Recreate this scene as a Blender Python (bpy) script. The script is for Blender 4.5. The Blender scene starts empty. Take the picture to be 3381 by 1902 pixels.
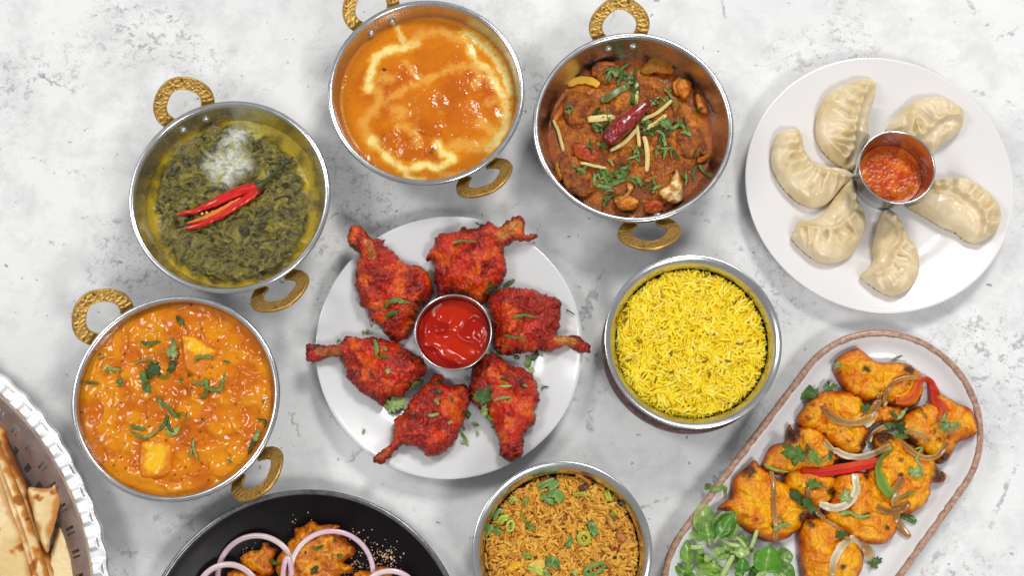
import bpy, math, random
import numpy as np

random.seed(3)
rng = np.random.default_rng(7)
sc = bpy.context.scene
COL = sc.collection

# ------------------------------------------------------------------ camera
TILT = math.radians(13.0)
DIST = 1.037
FPX, CX, CY = 4184.0, 1690.5, 951.0
cam_d = bpy.data.cameras.new('camera')
cam_d.sensor_width = 36.0
cam_d.lens = 36.0 * FPX / 3381.0
cam_d.clip_start = 0.02
cam_d.clip_end = 50.0
cam = bpy.data.objects.new('camera', cam_d)
CAMLOC = np.array([0.0, -DIST * math.sin(TILT), DIST * math.cos(TILT)])
cam.location = CAMLOC
cam.rotation_euler = (TILT, 0, 0)
COL.objects.link(cam)
sc.camera = cam

# ------------------------------------------------------------------ light
world = bpy.data.worlds.new('World')
sc.world = world
world.use_nodes = True
bg = world.node_tree.nodes['Background']
bg.inputs['Color'].default_value = (0.96, 0.98, 1.0, 1)
bg.inputs['Strength'].default_value = 0.33

def softbox(name, loc, target, sx, sy, power, color=(1, 1, 1)):
    l = bpy.data.lights.new(name, 'AREA')
    l.shape = 'RECTANGLE'
    l.size, l.size_y = sx, sy
    l.energy = power
    l.color = color
    o = bpy.data.objects.new(name, l)
    o.location = loc
    d = np.array(target, float) - np.array(loc, float)
    from mathutils import Vector
    o.rotation_euler = Vector(d).to_track_quat('-Z', 'Y').to_euler()
    COL.objects.link(o)
    return o

softbox('softbox', (0.55, 1.12, 1.50), (0.05, 0.05, 0), 0.46, 0.40, 17.5, (1.0, 0.985, 0.96))
softbox('softbox', (-1.12, 0.36, 1.40), (-0.05, 0, 0), 0.40, 0.48, 8.5, (1.0, 0.99, 0.97))
softbox('softbox', (0.66, -1.02, 1.50), (0.05, 0, 0), 0.46, 0.38, 12.0, (1.0, 0.99, 0.98))

vs = sc.view_settings
vs.view_transform = 'Standard'
vs.look = 'None'
vs.gamma = 1.0
vs.exposure = 0.06
vs.use_curve_mapping = False
sc.render.engine = 'CYCLES'
sc.cycles.use_denoising = True
sc.cycles.max_bounces = 8
sc.cycles.transmission_bounces = 4
sc.cycles.caustics_reflective = False
sc.cycles.caustics_refractive = False
sc.cycles.sample_clamp_indirect = 4.0

# ------------------------------------------------------------------ picture -> table geometry
def P(x, y, z=0.0):
    """world point at height z (metres) seen at photograph pixel x, y"""
    u = (np.asarray(x, float) - CX) / FPX
    v = (CY - np.asarray(y, float)) / FPX
    k = (CAMLOC[2] - z) / (math.cos(TILT) - v * math.sin(TILT))
    X = CAMLOC[0] + u * k
    Y = CAMLOC[1] + (math.sin(TILT) + v * math.cos(TILT)) * k
    return np.stack([X, Y, np.zeros_like(X) + z], -1)

def zoom(x0, y0, x1, w):
    s = (x1 - x0) / w
    return lambda p: [(x0 + a * s, y0 + b * s) for a, b in p]
zS = zoom(400, 220, 1120, 1288)
zB = zoom(1060, 0, 1760, 1537)
zK = zoom(1730, 0, 2450, 1257)
zM = zoom(2430, 160, 3381, 1531)
zP = zoom(180, 920, 960, 1487)
zD = zoom(1000, 700, 1980, 1578)
zR = zoom(1960, 820, 2620, 1518)
zT = zoom(2160, 1060, 3300, 1962)
zF = zoom(1530, 1500, 2180, 2343)
zO = zoom(480, 1600, 1500, 2576)
zN = zoom(0, 1220, 400, 850)
zL = zoom(2200, 1600, 2700, 2399)

def PP(pts, z):
    a = np.array(pts, float)
    return P(a[:, 0], a[:, 1], z)

def rim(cx, cy, halfw, z):
    """centre and radius of the level circle at height z whose outline has this middle and half width in the photograph"""
    ux, uy, hw = cx, cy, halfw
    a = np.linspace(0, 2 * np.pi, 180)
    for _ in range(6):
        c = P(ux, uy, z)
        R = float(P(ux + hw, uy, z)[0] - c[0])
        q = np.stack([c[0] + R * np.cos(a), c[1] + R * np.sin(a), np.full(180, z)], -1) - CAMLOC
        dep = q[:, 1] * math.sin(TILT) - q[:, 2] * math.cos(TILT)
        px = CX + FPX * q[:, 0] / dep
        py = CY - FPX * (q[:, 1] * math.cos(TILT) + q[:, 2] * math.sin(TILT)) / dep
        ux += cx - (px.min() + px.max()) / 2
        uy += cy - (py.min() + py.max()) / 2
        hw *= halfw / ((px.max() - px.min()) / 2)
    return c[:2], R

# ------------------------------------------------------------------ noise
_perm = rng.permutation(256)
PERM = np.concatenate([_perm, _perm, _perm, _perm])
_g = rng.normal(size=(256, 3))
GRAD = _g / np.linalg.norm(_g, axis=1)[:, None]
JIT = rng.random((256, 3))

def noise3(p):
    i = np.floor(p).astype(np.int64)
    f = p - i
    u = f * f * f * (f * (f * 6 - 15) + 10)
    i &= 255
    out = 0.0
    for dx in (0, 1):
        wx = u[:, 0] if dx else 1 - u[:, 0]
        for dy in (0, 1):
            wy = u[:, 1] if dy else 1 - u[:, 1]
            for dz in (0, 1):
                wz = u[:, 2] if dz else 1 - u[:, 2]
                h = PERM[PERM[PERM[(i[:, 0] + dx) & 255] + ((i[:, 1] + dy) & 255)] + ((i[:, 2] + dz) & 255)]
                g = GRAD[h]
                out = out + wx * wy * wz * (g[:, 0] * (f[:, 0] - dx) + g[:, 1] * (f[:, 1] - dy) + g[:, 2] * (f[:, 2] - dz))
    return out * 1.6

def fbm(x, y, size, octv=4, gain=0.5, z=0.0):
    """fractal noise about -1..1; size = feature size in metres"""
    p = np.stack([x, y, np.zeros_like(x) + z], -1) / size
    a, s, t = 1.0, 0.0, 0.0
    for k in range(octv):
        s = s + a * noise3(p + 17.3 * k)
        t += a
        a *= gain
        p = p * 2.03
    return s / t * 1.25

def worley(x, y, size, seed=0):
    """F1 distance in cell units and a random value per cell"""
    px, py = x / size, y / size
    ix, iy = np.floor(px).astype(np.int64), np.floor(py).astype(np.int64)
    best = np.full(px.shape, 9.0)
    val = np.zeros(px.shape)
    for dx in (-1, 0, 1):
        for dy in (-1, 0, 1):
            cx, cy = ix + dx, iy + dy
            h = PERM[PERM[(cx + seed * 31) & 255] + (cy & 255)]
            d = np.hypot(cx + JIT[h, 0] - px, cy + JIT[h, 1] - py)
            m = d < best
            best = np.where(m, d, best)
            val = np.where(m, JIT[h, 2], val)
    return best, val

def smooth(a, b, x):
    t = np.clip((x - a) / (b - a), 0, 1)
    return t * t * (3 - 2 * t)

def mixc(c0, c1, f):
    f = np.asarray(f)[..., None]
    return np.asarray(c0) * (1 - f) + np.asarray(c1) * f

def S(r, g, b):
    """sRGB 0-255 -> linear"""
    o = []
    for v in (r, g, b):
        v /= 255.0
        o.append(v / 12.92 if v <= 0.04045 else ((v + 0.055) / 1.055) ** 2.4)
    return np.array(o)

# ------------------------------------------------------------------ objects
def link(name, data, parent=None):
    o = bpy.data.objects.new(name, data)
    COL.objects.link(o)
    if parent is not None:
        o.parent = parent
    return o

def tag(o, label=None, cat=None, group=None, kind=None):
    if label: o['label'] = label
    if cat: o['category'] = cat
    if group: o['group'] = group
    if kind: o['kind'] = kind
    return o

def thing(name, label, cat, loc=(0, 0, 0), rz=0.0, group=None):
    o = link(name, None)
    o.empty_display_size = 0.02
    o.location = loc
    o.rotation_euler = (0, 0, rz)
    return tag(o, label, cat, group)

def mesh_data(name, v, f, mat, col=None, flat=False):
    """v (N,3); f list of index arrays (M,3) and/or (M,4)"""
    v = np.ascontiguousarray(v, np.float32)
    if not isinstance(f, (list, tuple)):
        f = [f]
    f = [np.asarray(a, np.int32) for a in f if len(a)]
    me = bpy.data.meshes.new(name)
    me.vertices.add(len(v))
    me.vertices.foreach_set('co', v.ravel())
    loops = np.concatenate([a.ravel() for a in f])
    tot = np.concatenate([np.full(len(a), a.shape[1], np.int32) for a in f])
    start = np.concatenate([[0], np.cumsum(tot)[:-1]]).astype(np.int32)
    me.loops.add(len(loops))
    me.loops.foreach_set('vertex_index', loops)
    me.polygons.add(len(tot))
    me.polygons.foreach_set('loop_start', start)
    me.polygons.foreach_set('loop_total', tot)
    me.polygons.foreach_set('use_smooth', np.full(len(tot), not flat))
    me.update(calc_edges=True)
    if col is not None:
        a = me.color_attributes.new('Col', 'FLOAT_COLOR', 'POINT')
        c = np.ones((len(v), 4), np.float32)
        col = np.asarray(col)
        c[:, :col.shape[1]] = col
        a.data.foreach_set('color', c.ravel())
    if mat is not None:
        me.materials.append(mat)
    return me

def mk(name, v, f, mat, parent=None, col=None, loc=None, flat=False):
    v = np.asarray(v, float)
    if loc is not None:
        v = v - np.asarray(loc)
    o = link(name, mesh_data(name, v, f, mat, col, flat), parent)
    if loc is not None:
        o.location = loc
    return o

def dup(o, parent=None):
    c = o.copy()
    COL.objects.link(c)
    if parent is not None:
        c.parent = parent
    for ch in list(o.children):
        dup(ch, c)
    return c

def gridfaces(n, m, wrap_n=False, wrap_m=False):
    """quads over an n x m vertex grid (row-major, m fastest)"""
    a = np.arange(n if wrap_n else n - 1)
    b = np.arange(m if wrap_m else m - 1)
    A, B = np.meshgrid(a, b, indexing='ij')
    A2, B2 = (A + 1) % n, (B + 1) % m
    return np.stack([A * m + B, A2 * m + B, A2 * m + B2, A * m + B2], -1).reshape(-1, 4)

def lathe(prof, n=144, closed=False):
    """prof list of (r, z) in cm -> verts, faces"""
    p = np.array(prof, float) * 0.01
    a = np.linspace(0, 2 * np.pi, n, endpoint=False)
    v = np.stack([p[:, 0][None] * np.cos(a)[:, None], p[:, 0][None] * np.sin(a)[:, None],
                  np.repeat(p[:, 1][None], n, 0)], -1).reshape(-1, 3)
    return v, gridfaces(n, len(p), True, closed)

def spline(pts, k=6, closed=False):
    p = np.array(pts, float)
    n = len(p)
    out = []
    rngn = n if closed else n - 1
    for i in range(rngn):
        p1, p2 = p[i], p[(i + 1) % n]
        p0 = p[(i - 1) % n] if closed or i > 0 else 2 * p1 - p2
        p3 = p[(i + 2) % n] if closed or i + 2 < n else 2 * p2 - p1
        for j in range(k):
            t = j / k
            out.append(0.5 * ((2 * p1) + (p2 - p0) * t + (2 * p0 - 5 * p1 + 4 * p2 - p3) * t * t
                              + (3 * p1 - p0 - 3 * p2 + p3) * t ** 3))
    if not closed:
        out.append(p[-1])
    return np.array(out)

# distance to an open polyline, with position along it (0..1) and side
def polydist(x, y, pts):
    p = np.array(pts, float)[:, :2]
    a, b = p[:-1], p[1:]
    ab = b - a
    L = np.linalg.norm(ab, axis=1)
    cum = np.concatenate([[0], np.cumsum(L)])
    q = np.stack([x, y], -1)[:, None, :]
    t = np.clip(((q - a) * ab).sum(-1) / (L ** 2 + 1e-15), 0, 1)
    near = a + t[..., None] * ab
    d = np.linalg.norm(q - near, axis=-1)
    k = d.argmin(1)
    i = np.arange(len(d))
    side = np.sign(ab[k, 0] * (y - a[k, 1]) - ab[k, 1] * (x - a[k, 0]))
    return d[i, k], (cum[k] + t[i, k] * L[k]) / cum[-1], side

TOPS = []
def top_at(x, y, default=0.0):
    z = default
    for (x0, y0, s, Z) in TOPS:
        i, j = int(round((x - x0) / s)), int(round((y - y0) / s))
        if 0 <= i < Z.shape[0] and 0 <= j < Z.shape[1] and Z[i, j] > z:
            z = Z[i, j]
    return z

class Patch:
    """a regular grid cut to an outline (world metres), its rim snapped to the outline"""
    def __init__(self, outline, s, hole=None):
        poly = np.array(outline, float)[:, :2]
        self.s = s
        lo, hi = poly.min(0) - 2 * s, poly.max(0) + 2 * s
        nx, ny = int((hi[0] - lo[0]) / s) + 2, int((hi[1] - lo[1]) / s) + 2
        self.lo, self.n = lo, (nx, ny)
        gx, gy = np.meshgrid(lo[0] + s * np.arange(nx), lo[1] + s * np.arange(ny), indexing='ij')
        x, y = gx.ravel(), gy.ravel()
        a, b = poly, np.roll(poly, -1, 0)
        ab = b - a
        best = np.full(len(x), 1e9)
        nxp, nyp = np.zeros(len(x)), np.zeros(len(x))
        inside = np.zeros(len(x), bool)
        for k in range(len(a)):
            t = np.clip(((x - a[k, 0]) * ab[k, 0] + (y - a[k, 1]) * ab[k, 1]) / (ab[k] @ ab[k] + 1e-15), 0, 1)
            qx, qy = a[k, 0] + t * ab[k, 0], a[k, 1] + t * ab[k, 1]
            d = (x - qx) ** 2 + (y - qy) ** 2
            m = d < best
            best = np.where(m, d, best)
            nxp, nyp = np.where(m, qx, nxp), np.where(m, qy, nyp)
            if a[k, 1] != b[k, 1]:
                c = ((a[k, 1] > y) != (b[k, 1] > y)) & (x < a[k, 0] + (y - a[k, 1]) / (b[k, 1] - a[k, 1]) * ab[k, 0])
                inside ^= c
        d = np.where(inside, 1, -1) * np.sqrt(best)
        keep = d > -0.8 * s
        neg = keep & (d < 0.2 * s)
        x, y = np.where(neg, nxp, x), np.where(neg, nyp, y)
        d = np.where(neg, 0, d)
        q = gridfaces(nx, ny)
        ok = keep[q].all(1) & (d[q] > 0).any(1)
        q = q[ok]
        used = np.zeros(len(x), bool)
        used[q.ravel()] = True
        idx = np.full(len(x), -1)
        idx[used] = np.arange(used.sum())
        self.f = idx[q]
        self.f = self.f[:, :]
        self.used = used
        self.x, self.y, self.d = x[used], y[used], d[used]
        # local half-width: dilated then blurred distance
        D = np.where(used, np.maximum(d, 0), 0).reshape(nx, ny)
        self.D2 = D

    def width(self, radius, blur=None):
        n = max(1, int(radius / self.s))
        W = self.D2.copy()
        for _ in range(n):
            m = W.copy()
            m[1:] = np.maximum(m[1:], W[:-1]); m[:-1] = np.maximum(m[:-1], W[1:])
            m[:, 1:] = np.maximum(m[:, 1:], W[:, :-1]); m[:, :-1] = np.maximum(m[:, :-1], W[:, 1:])
            W = m
        for _ in range(max(2, n if blur is None else int(blur / self.s))):
            m = W.copy()
            m[1:-1, 1:-1] = (W[1:-1, 1:-1] * 2 + W[:-2, 1:-1] + W[2:, 1:-1] + W[1:-1, :-2] + W[1:-1, 2:]) / 6
            W = m
        return np.maximum(W.ravel()[self.used], self.d)

    def dome(self, radius, cap):
        b = np.minimum(self.width(radius), cap)
        d = np.minimum(self.d, b)
        return np.sqrt(np.maximum(b * b - (b - d) ** 2, 0))

    def register(self, z):
        Z = np.full(self.n[0] * self.n[1], -1.0)
        Z[self.used] = z
        TOPS.append((self.lo[0], self.lo[1], self.s, Z.reshape(self.n)))

    def normals(self, z):
        v = np.stack([self.x, self.y, z], -1)
        n = np.zeros_like(v)
        f = self.f
        fn = np.cross(v[f[:, 2]] - v[f[:, 0]], v[f[:, 3]] - v[f[:, 1]])
        for k in range(4):
            np.add.at(n, f[:, k], fn)
        return n / (np.linalg.norm(n, axis=1)[:, None] + 1e-12)

    def build(self, name, ztop, zbot, mat, col=None, parent=None, disp=None, loc=None, register=True):
        n = len(self.x)
        v = np.stack([self.x, self.y, ztop], -1)
        if register:
            self.register(ztop if disp is None else ztop + np.maximum(disp, 0) * 0.5)
        if disp is not None:
            v = v + self.normals(ztop) * disp[:, None]
        f = [self.f]
        if zbot is not None:
            edge = self.d <= 0
            m = np.where(edge, np.arange(n), 0)
            inner = np.where(~edge)[0]
            m[inner] = n + np.arange(len(inner))
            v = np.concatenate([v, np.stack([self.x, self.y, zbot], -1)[inner]])
            f.append(m[self.f][:, ::-1])
            if col is not None:
                col = np.concatenate([col, col[inner]])
        if loc is None:
            loc = (self.x.mean(), self.y.mean(), float(np.min(zbot) if zbot is not None else np.min(ztop)))
        return mk(name, v, f, mat, parent, col, loc)

def circle_pts(c, r, n=160):
    a = np.linspace(0, 2 * np.pi, n, endpoint=False)
    return np.stack([c[0] + r * np.cos(a), c[1] + r * np.sin(a)], -1)

def ragged(poly, amp, size, seed=0.0, k=8):
    p = spline(poly, k, True)
    t = np.roll(p, -1, 0) - np.roll(p, 1, 0)
    nrm = np.stack([t[:, 1], -t[:, 0]], -1)
    nrm /= np.linalg.norm(nrm, axis=1)[:, None] + 1e-12
    return p[:, :2] + nrm[:, :2] * (fbm(p[:, 0], p[:, 1], size, 3, 0.6, seed) * amp)[:, None]

def drape(pts, lift=0.001, z=0.02, floor=0.0, k=6, smoothn=3):
    """photograph pixels -> points lying on whatever is below them"""
    out = []
    for (px, py) in spline(pts, k):
        zz = z
        for _ in range(4):
            w = P(px, py, zz)
            zz = top_at(w[0], w[1], floor) + lift
        out.append(P(px, py, zz))
    out = np.array(out)
    zc = out[:, 2].copy()
    for _ in range(smoothn):
        zz = zc.copy()
        zz[1:-1] = np.maximum((zc[:-2] + zc[1:-1] + zc[2:]) / 3, zc[1:-1] - 0.0006)
        zc = zz
    out[:, 2] = zc
    return out

def ribbon(name, pts, width, thick, mat, parent=None, taper=(0.6, 0.6), roll=0.0, m=10, wob=0.0, sq=2.6, col=None, streak=0.0):
    """solid strip along pts; width/thick in metres; taper = end scales"""
    p = np.array(pts, float)
    n = len(p)
    t = np.gradient(p, axis=0)
    t /= np.linalg.norm(t, axis=1)[:, None] + 1e-12
    up = np.array([0, 0, 1.0])
    side = np.cross(up, t)
    side /= np.linalg.norm(side, axis=1)[:, None] + 1e-12
    nup = np.cross(t, side)
    if np.ndim(roll) or roll:
        r = np.broadcast_to(roll, (n,))
        cr, sr = np.cos(r)[:, None], np.sin(r)[:, None]
        side, nup = side * cr + nup * sr, -side * sr + nup * cr
    u = np.linspace(0, 1, n)
    sc_ = np.minimum(1, np.minimum(taper[0] + (1 - taper[0]) * np.sqrt(np.clip(u / 0.15, 0, 1)),
                                   taper[1] + (1 - taper[1]) * np.sqrt(np.clip((1 - u) / 0.15, 0, 1))))
    if wob:
        sc_ = sc_ * (1 + wob * np.sin(u * 23 + p[0, 0] * 900) + wob * 0.6 * np.sin(u * 51 + p[0, 1] * 700))
    wd = np.broadcast_to(width, (n,)) * sc_
    a = np.linspace(0, 2 * np.pi, m, endpoint=False)
    ca = np.sign(np.cos(a)) * np.abs(np.cos(a)) ** (2 / sq)
    sa = np.sign(np.sin(a)) * np.abs(np.sin(a)) ** (2 / sq)
    th = np.broadcast_to(thick, (n,)) * np.minimum(1, sc_ * 1.2)
    v = p[:, None] + side[:, None] * (0.5 * wd[:, None] * ca)[..., None] + nup[:, None] * (0.5 * th[:, None] * sa)[..., None]
    v = np.concatenate([v.reshape(-1, 3), p[:1], p[-1:]])
    f = gridfaces(n, m, False, True)
    k = np.arange(m)
    e0 = np.stack([np.full(m, n * m), k, (k + 1) % m], -1)
    e1 = np.stack([np.full(m, n * m + 1), (n - 1) * m + (k + 1) % m, (n - 1) * m + k], -1)
    c = None
    if col is not None:
        edge = 1 + streak * (np.abs(ca) - 0.6)
        c = np.clip((col[:, None, :] * edge[None, :, None] * (1 + streak * 0.5 * (rng.random(m) - 0.5))[None, :, None]).reshape(-1, 3), 0, 1)
        c = np.concatenate([c, col[:1], col[-1:]])
    return mk(name, v, [f, e0, e1], mat, parent, c, p.mean(0))

# ------------------------------------------------------------------ materials
class Mat:
    def __init__(self, name):
        self.m = bpy.data.materials.new(name)
        self.m.use_nodes = True
        self.nt = self.m.node_tree
        self.b = self.nt.nodes['Principled BSDF']
        self._tc = None
    def n(self, typ, inp=None, **attr):
        nd = self.nt.nodes.new(typ)
        for k, v in attr.items():
            setattr(nd, k, v)
        for k, v in (inp or {}).items():
            self.set(nd.inputs[k], v)
        return nd
    def set(self, sock, v):
        if isinstance(v, bpy.types.NodeSocket):
            self.nt.links.new(v, sock)
        else:
            if isinstance(v, (tuple, list, np.ndarray)) and sock.type == 'RGBA' and len(v) == 3:
                v = (*[float(q) for q in v], 1.0)
            sock.default_value = v
    def co(self):
        if self._tc is None:
            self._tc = self.n('ShaderNodeTexCoord').outputs['Object']
        return self._tc
    def noise(self, size, detail=4, rough=0.5, dist=0.0, co=None):
        return self.n('ShaderNodeTexNoise', {'Vector': co or self.co(), 'Scale': 1.0 / size, 'Detail': detail,
                                             'Roughness': rough, 'Distortion': dist}).outputs['Fac']
    def vor(self, size, feature='F1', rand=1.0, co=None):
        return self.n('ShaderNodeTexVoronoi', {'Vector': co or self.co(), 'Scale': 1.0 / size, 'Randomness': rand}, feature=feature)
    def ramp(self, fac, stops, interp='LINEAR'):
        r = self.n('ShaderNodeValToRGB', {'Fac': fac})
        r.color_ramp.interpolation = interp
        el = r.color_ramp.elements
        while len(el) < len(stops):
            el.new(0.5)
        for e, (p, c) in zip(el, stops):
            e.position = p
            c = (c, c, c) if np.isscalar(c) else c
            e.color = (*[float(q) for q in c], 1)
        return r.outputs['Color']
    def math(self, op, a, b=0.0):
        nd = self.n('ShaderNodeMath', operation=op)
        self.set(nd.inputs[0], a)
        self.set(nd.inputs[1], b)
        return nd.outputs[0]
    def mix(self, fac, a, b, mode='MIX'):
        nd = self.n('ShaderNodeMix', data_type='RGBA', blend_type=mode)
        self.set(nd.inputs[0], fac)
        self.set(nd.inputs[6], a)
        self.set(nd.inputs[7], b)
        return nd.outputs[2]
    def attr(self, name='Col'):
        return self.n('ShaderNodeAttribute', attribute_name=name)
    def bump(self, h, strength, dist):
        prev = None
        nd = self.n('ShaderNodeBump', {'Height': h, 'Strength': strength, 'Distance': dist})
        src = self.b.inputs['Normal']
        if src.is_linked:
            self.nt.links.new(src.links[0].from_socket, nd.inputs['Normal'])
        self.nt.links.new(nd.outputs[0], src)
    def p(self, **k):
        for a, v in k.items():
            self.set(self.b.inputs[a.replace('_', ' ')], v)
        return self

def food(name, rough=0.4, coat=0.0, coat_rough=0.1, sss=0.0, rad=(0.004, 0.0015, 0.0006), bump=((0.0012, 0.3, 0.0006),),
         vary=0.25, vsize=0.002, spec=0.28, use_alpha=False):
    """wet/edible surface: colour from the mesh's Col attribute broken up by procedural noise, with fine relief"""
    M = Mat(name)
    a = M.attr()
    nz = M.ramp(M.noise(vsize, 5, 0.65), [(0.25, 1 - vary), (0.75, 1 + vary)])
    c = M.mix(1.0, a.outputs['Color'], nz, 'MULTIPLY')
    M.p(Base_Color=c, Roughness=rough, Specular_IOR_Level=spec)
    if use_alpha:
        M.p(Roughness=a.outputs['Alpha'])
    if coat:
        M.p(Coat_Weight=coat, Coat_Roughness=coat_rough)
    if sss:
        M.p(Subsurface_Weight=sss, Subsurface_Radius=rad, Subsurface_Scale=1.0)
    for (size, st, di) in bump:
        M.bump(M.noise(size, 4, 0.6), st, di)
    return M.m

def plain(name, color, rough=0.5, metal=0.0, coat=0.0, vary=0.1, vsize=0.01, bump=None, sss=0.0, rad=(0.002, 0.002, 0.001), trans=0.0):
    M = Mat(name)
    c = np.asarray(color, float)
    col = M.ramp(M.noise(vsize, 5, 0.6), [(0.3, np.clip(c * (1 - vary), 0, 1)), (0.7, np.clip(c * (1 + vary), 0, 1))])
    M.p(Base_Color=col, Roughness=rough, Metallic=metal, Coat_Weight=coat, Coat_Roughness=0.08)
    if sss:
        M.p(Subsurface_Weight=sss, Subsurface_Radius=rad, Subsurface_Scale=1.0)
    if trans:
        M.p(Transmission_Weight=trans)
    if bump:
        M.bump(M.noise(bump[0], 4, 0.6), bump[1], bump[2])
    return M.m

# ================================================================== tabletop
def table_material():
    M = Mat('pale_plaster')
    co = M.co()
    big = M.noise(0.20, 6, 0.6, 0.1)
    mid = M.noise(0.045, 8, 0.72, 0.15)
    cloud = M.ramp(big, [(0.30, S(216, 216, 217)), (0.50, S(230, 230, 230)), (0.72, S(238, 238, 238))])
    col = M.mix(M.ramp(mid, [(0.36, 0.5), (0.54, 0.0)]), cloud, tuple(S(192, 192, 193)))
    # rough grey scuffs gathered in patches
    zone = M.ramp(M.noise(0.13, 3, 0.5, 0.2), [(0.53, 0.0), (0.64, 1.0)])
    scuff = M.ramp(M.noise(0.009, 8, 0.85, 0.3), [(0.52, 0.0), (0.58, 1.0)])
    col = M.mix(M.math('MULTIPLY', M.math('MULTIPLY', zone, scuff), 0.75), col, tuple(S(150, 150, 151)))
    # pits and little chips
    warp = M.n('ShaderNodeMix', data_type='VECTOR')
    M.set(warp.inputs[0], 0.012)
    M.set(warp.inputs[4], co)
    wn = M.n('ShaderNodeTexNoise', {'Vector': co, 'Scale': 160.0, 'Detail': 3.0})
    M.set(warp.inputs[5], wn.outputs['Color'])
    v = M.vor(0.021, co=warp.outputs[1])
    pit = M.ramp(v.outputs['Distance'], [(0.045, 1.0), (0.085, 0.0)])
    pm = M.math('MULTIPLY', pit, M.ramp(M.noise(0.055, 3), [(0.38, 0.0), (0.5, 1.0)]))
    v2 = M.vor(0.0095, co=warp.outputs[1])
    pit2 = M.ramp(v2.outputs['Distance'], [(0.06, 1.0), (0.12, 0.0)])
    pm2 = M.math('MULTIPLY', pit2, M.ramp(M.noise(0.03, 4), [(0.50, 0.0), (0.60, 0.9)]))
    # hairline scratches and cracks
    cr = M.n('ShaderNodeTexVoronoi', {'Vector': warp.outputs[1], 'Scale': 9.0}, feature='DISTANCE_TO_EDGE')
    crack = M.math('MULTIPLY', M.ramp(cr.outputs['Distance'], [(0.006, 1.0), (0.016, 0.0)]),
                   M.ramp(M.noise(0.045, 4, 0.7), [(0.54, 0.0), (0.62, 0.7)]))
    dark = M.math('MAXIMUM', M.math('MAXIMUM', pm, pm2), crack)
    col = M.mix(M.math('MULTIPLY', dark, 0.8), col, tuple(S(128, 128, 130)))
    fleck = M.ramp(M.noise(0.016, 6, 0.7, 0.8), [(0.66, 0.0), (0.74, 0.7)])
    col = M.mix(fleck, col, tuple(S(246, 246, 246)))
    grain = M.ramp(M.noise(0.0022, 6, 0.8), [(0.3, 0.965), (0.7, 1.03)])
    col = M.mix(1.0, col, grain, 'MULTIPLY')
    M.p(Base_Color=col, Roughness=0.62, Specular_IOR_Level=0.35)
    M.bump(M.math('MULTIPLY', dark, -1.0), 0.5, 0.0008)
    M.bump(M.noise(0.004, 6, 0.7), 0.12, 0.0006)
    return M.m

def box_mesh(x0, x1, y0, y1, z0, z1):
    v = np.array([(x, y, z) for x in (x0, x1) for y in (y0, y1) for z in (z0, z1)], float)
    f = np.array([(0, 1, 3, 2), (4, 6, 7, 5), (0, 4, 5, 1), (2, 3, 7, 6), (0, 2, 6, 4), (1, 5, 7, 3)])
    return v, f
v, f = box_mesh(-1.3, 1.3, -1.0, 1.2, -0.04, 0.0)
tag(mk('tabletop', v, f, table_material(), flat=True), kind='structure')

# ================================================================== metals and glazes
def steel(name, color=(0.60, 0.60, 0.61), rough=0.24, brush=0.25, scale=0.02):
    M = Mat(name)
    # faint turning marks: noise stretched round the bowl's axis
    sep = M.n('ShaderNodeSeparateXYZ', {'Vector': M.co()})
    x, y, z = sep.outputs
    r = M.math('SQRT', M.math('ADD', M.math('MULTIPLY', x, x), M.math('MULTIPLY', y, y)))
    cmb = M.n('ShaderNodeCombineXYZ', {'X': M.math('MULTIPLY', r, 900.0), 'Y': M.math('MULTIPLY', z, 900.0), 'Z': M.math('MULTIPLY', M.math('ARCTAN2', y, x), 3.0)})
    nz = M.n('ShaderNodeTexNoise', {'Vector': cmb.outputs[0], 'Scale': 1.0, 'Detail': 3.0}).outputs['Fac']
    sm = M.noise(scale, 5, 0.65)
    ru = M.math('ADD', M.math('MULTIPLY', nz, brush * 0.5), M.math('MULTIPLY', sm, brush))
    M.p(Base_Color=M.ramp(sm, [(0.3, np.array(color) * 0.9), (0.7, np.minimum(np.array(color) * 1.08, 1))]), Metallic=1.0,
        Roughness=M.math('ADD', ru, rough - brush * 0.75))
    M.bump(nz, 0.05, 0.0002)
    return M.m
MS_IN = steel('bowl_steel', (0.60, 0.58, 0.57), 0.26, 0.2)
MS_RIM = steel('rim_steel', (0.66, 0.66, 0.67), 0.22, 0.2)
MS_CUP = steel('cup_steel', (0.64, 0.63, 0.63), 0.2, 0.16)
MS_RIVET = plain('rivet_aluminium', (0.66, 0.65, 0.62), 0.38, 1.0, vary=0.2, vsize=0.002, bump=(0.001, 0.3, 0.0003))

def copper():
    M = Mat('hammered_copper')
    v = M.vor(0.0065)
    c = M.ramp(M.noise(0.012, 5, 0.7), [(0.3, S(92, 52, 48)), (0.7, S(168, 112, 104))])
    d = M.ramp(v.outputs['Distance'], [(0.2, 1.0), (0.75, 0.45)])
    M.p(Base_Color=M.mix(1.0, c, d, 'MULTIPLY'), Metallic=0.9, Roughness=0.42)
    M.bump(v.outputs['Distance'], 0.5, 0.0008)
    return M.m
M_COPPER = copper()

def brass():
    M = Mat('antique_brass')
    a = M.attr()
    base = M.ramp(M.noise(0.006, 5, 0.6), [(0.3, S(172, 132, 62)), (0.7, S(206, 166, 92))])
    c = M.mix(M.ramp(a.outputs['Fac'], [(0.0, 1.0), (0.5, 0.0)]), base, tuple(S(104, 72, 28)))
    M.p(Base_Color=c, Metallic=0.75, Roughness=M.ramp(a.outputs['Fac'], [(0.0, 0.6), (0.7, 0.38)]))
    M.bump(M.noise(0.0012, 3), 0.15, 0.0003)
    return M.m
M_BRASS = brass()

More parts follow.
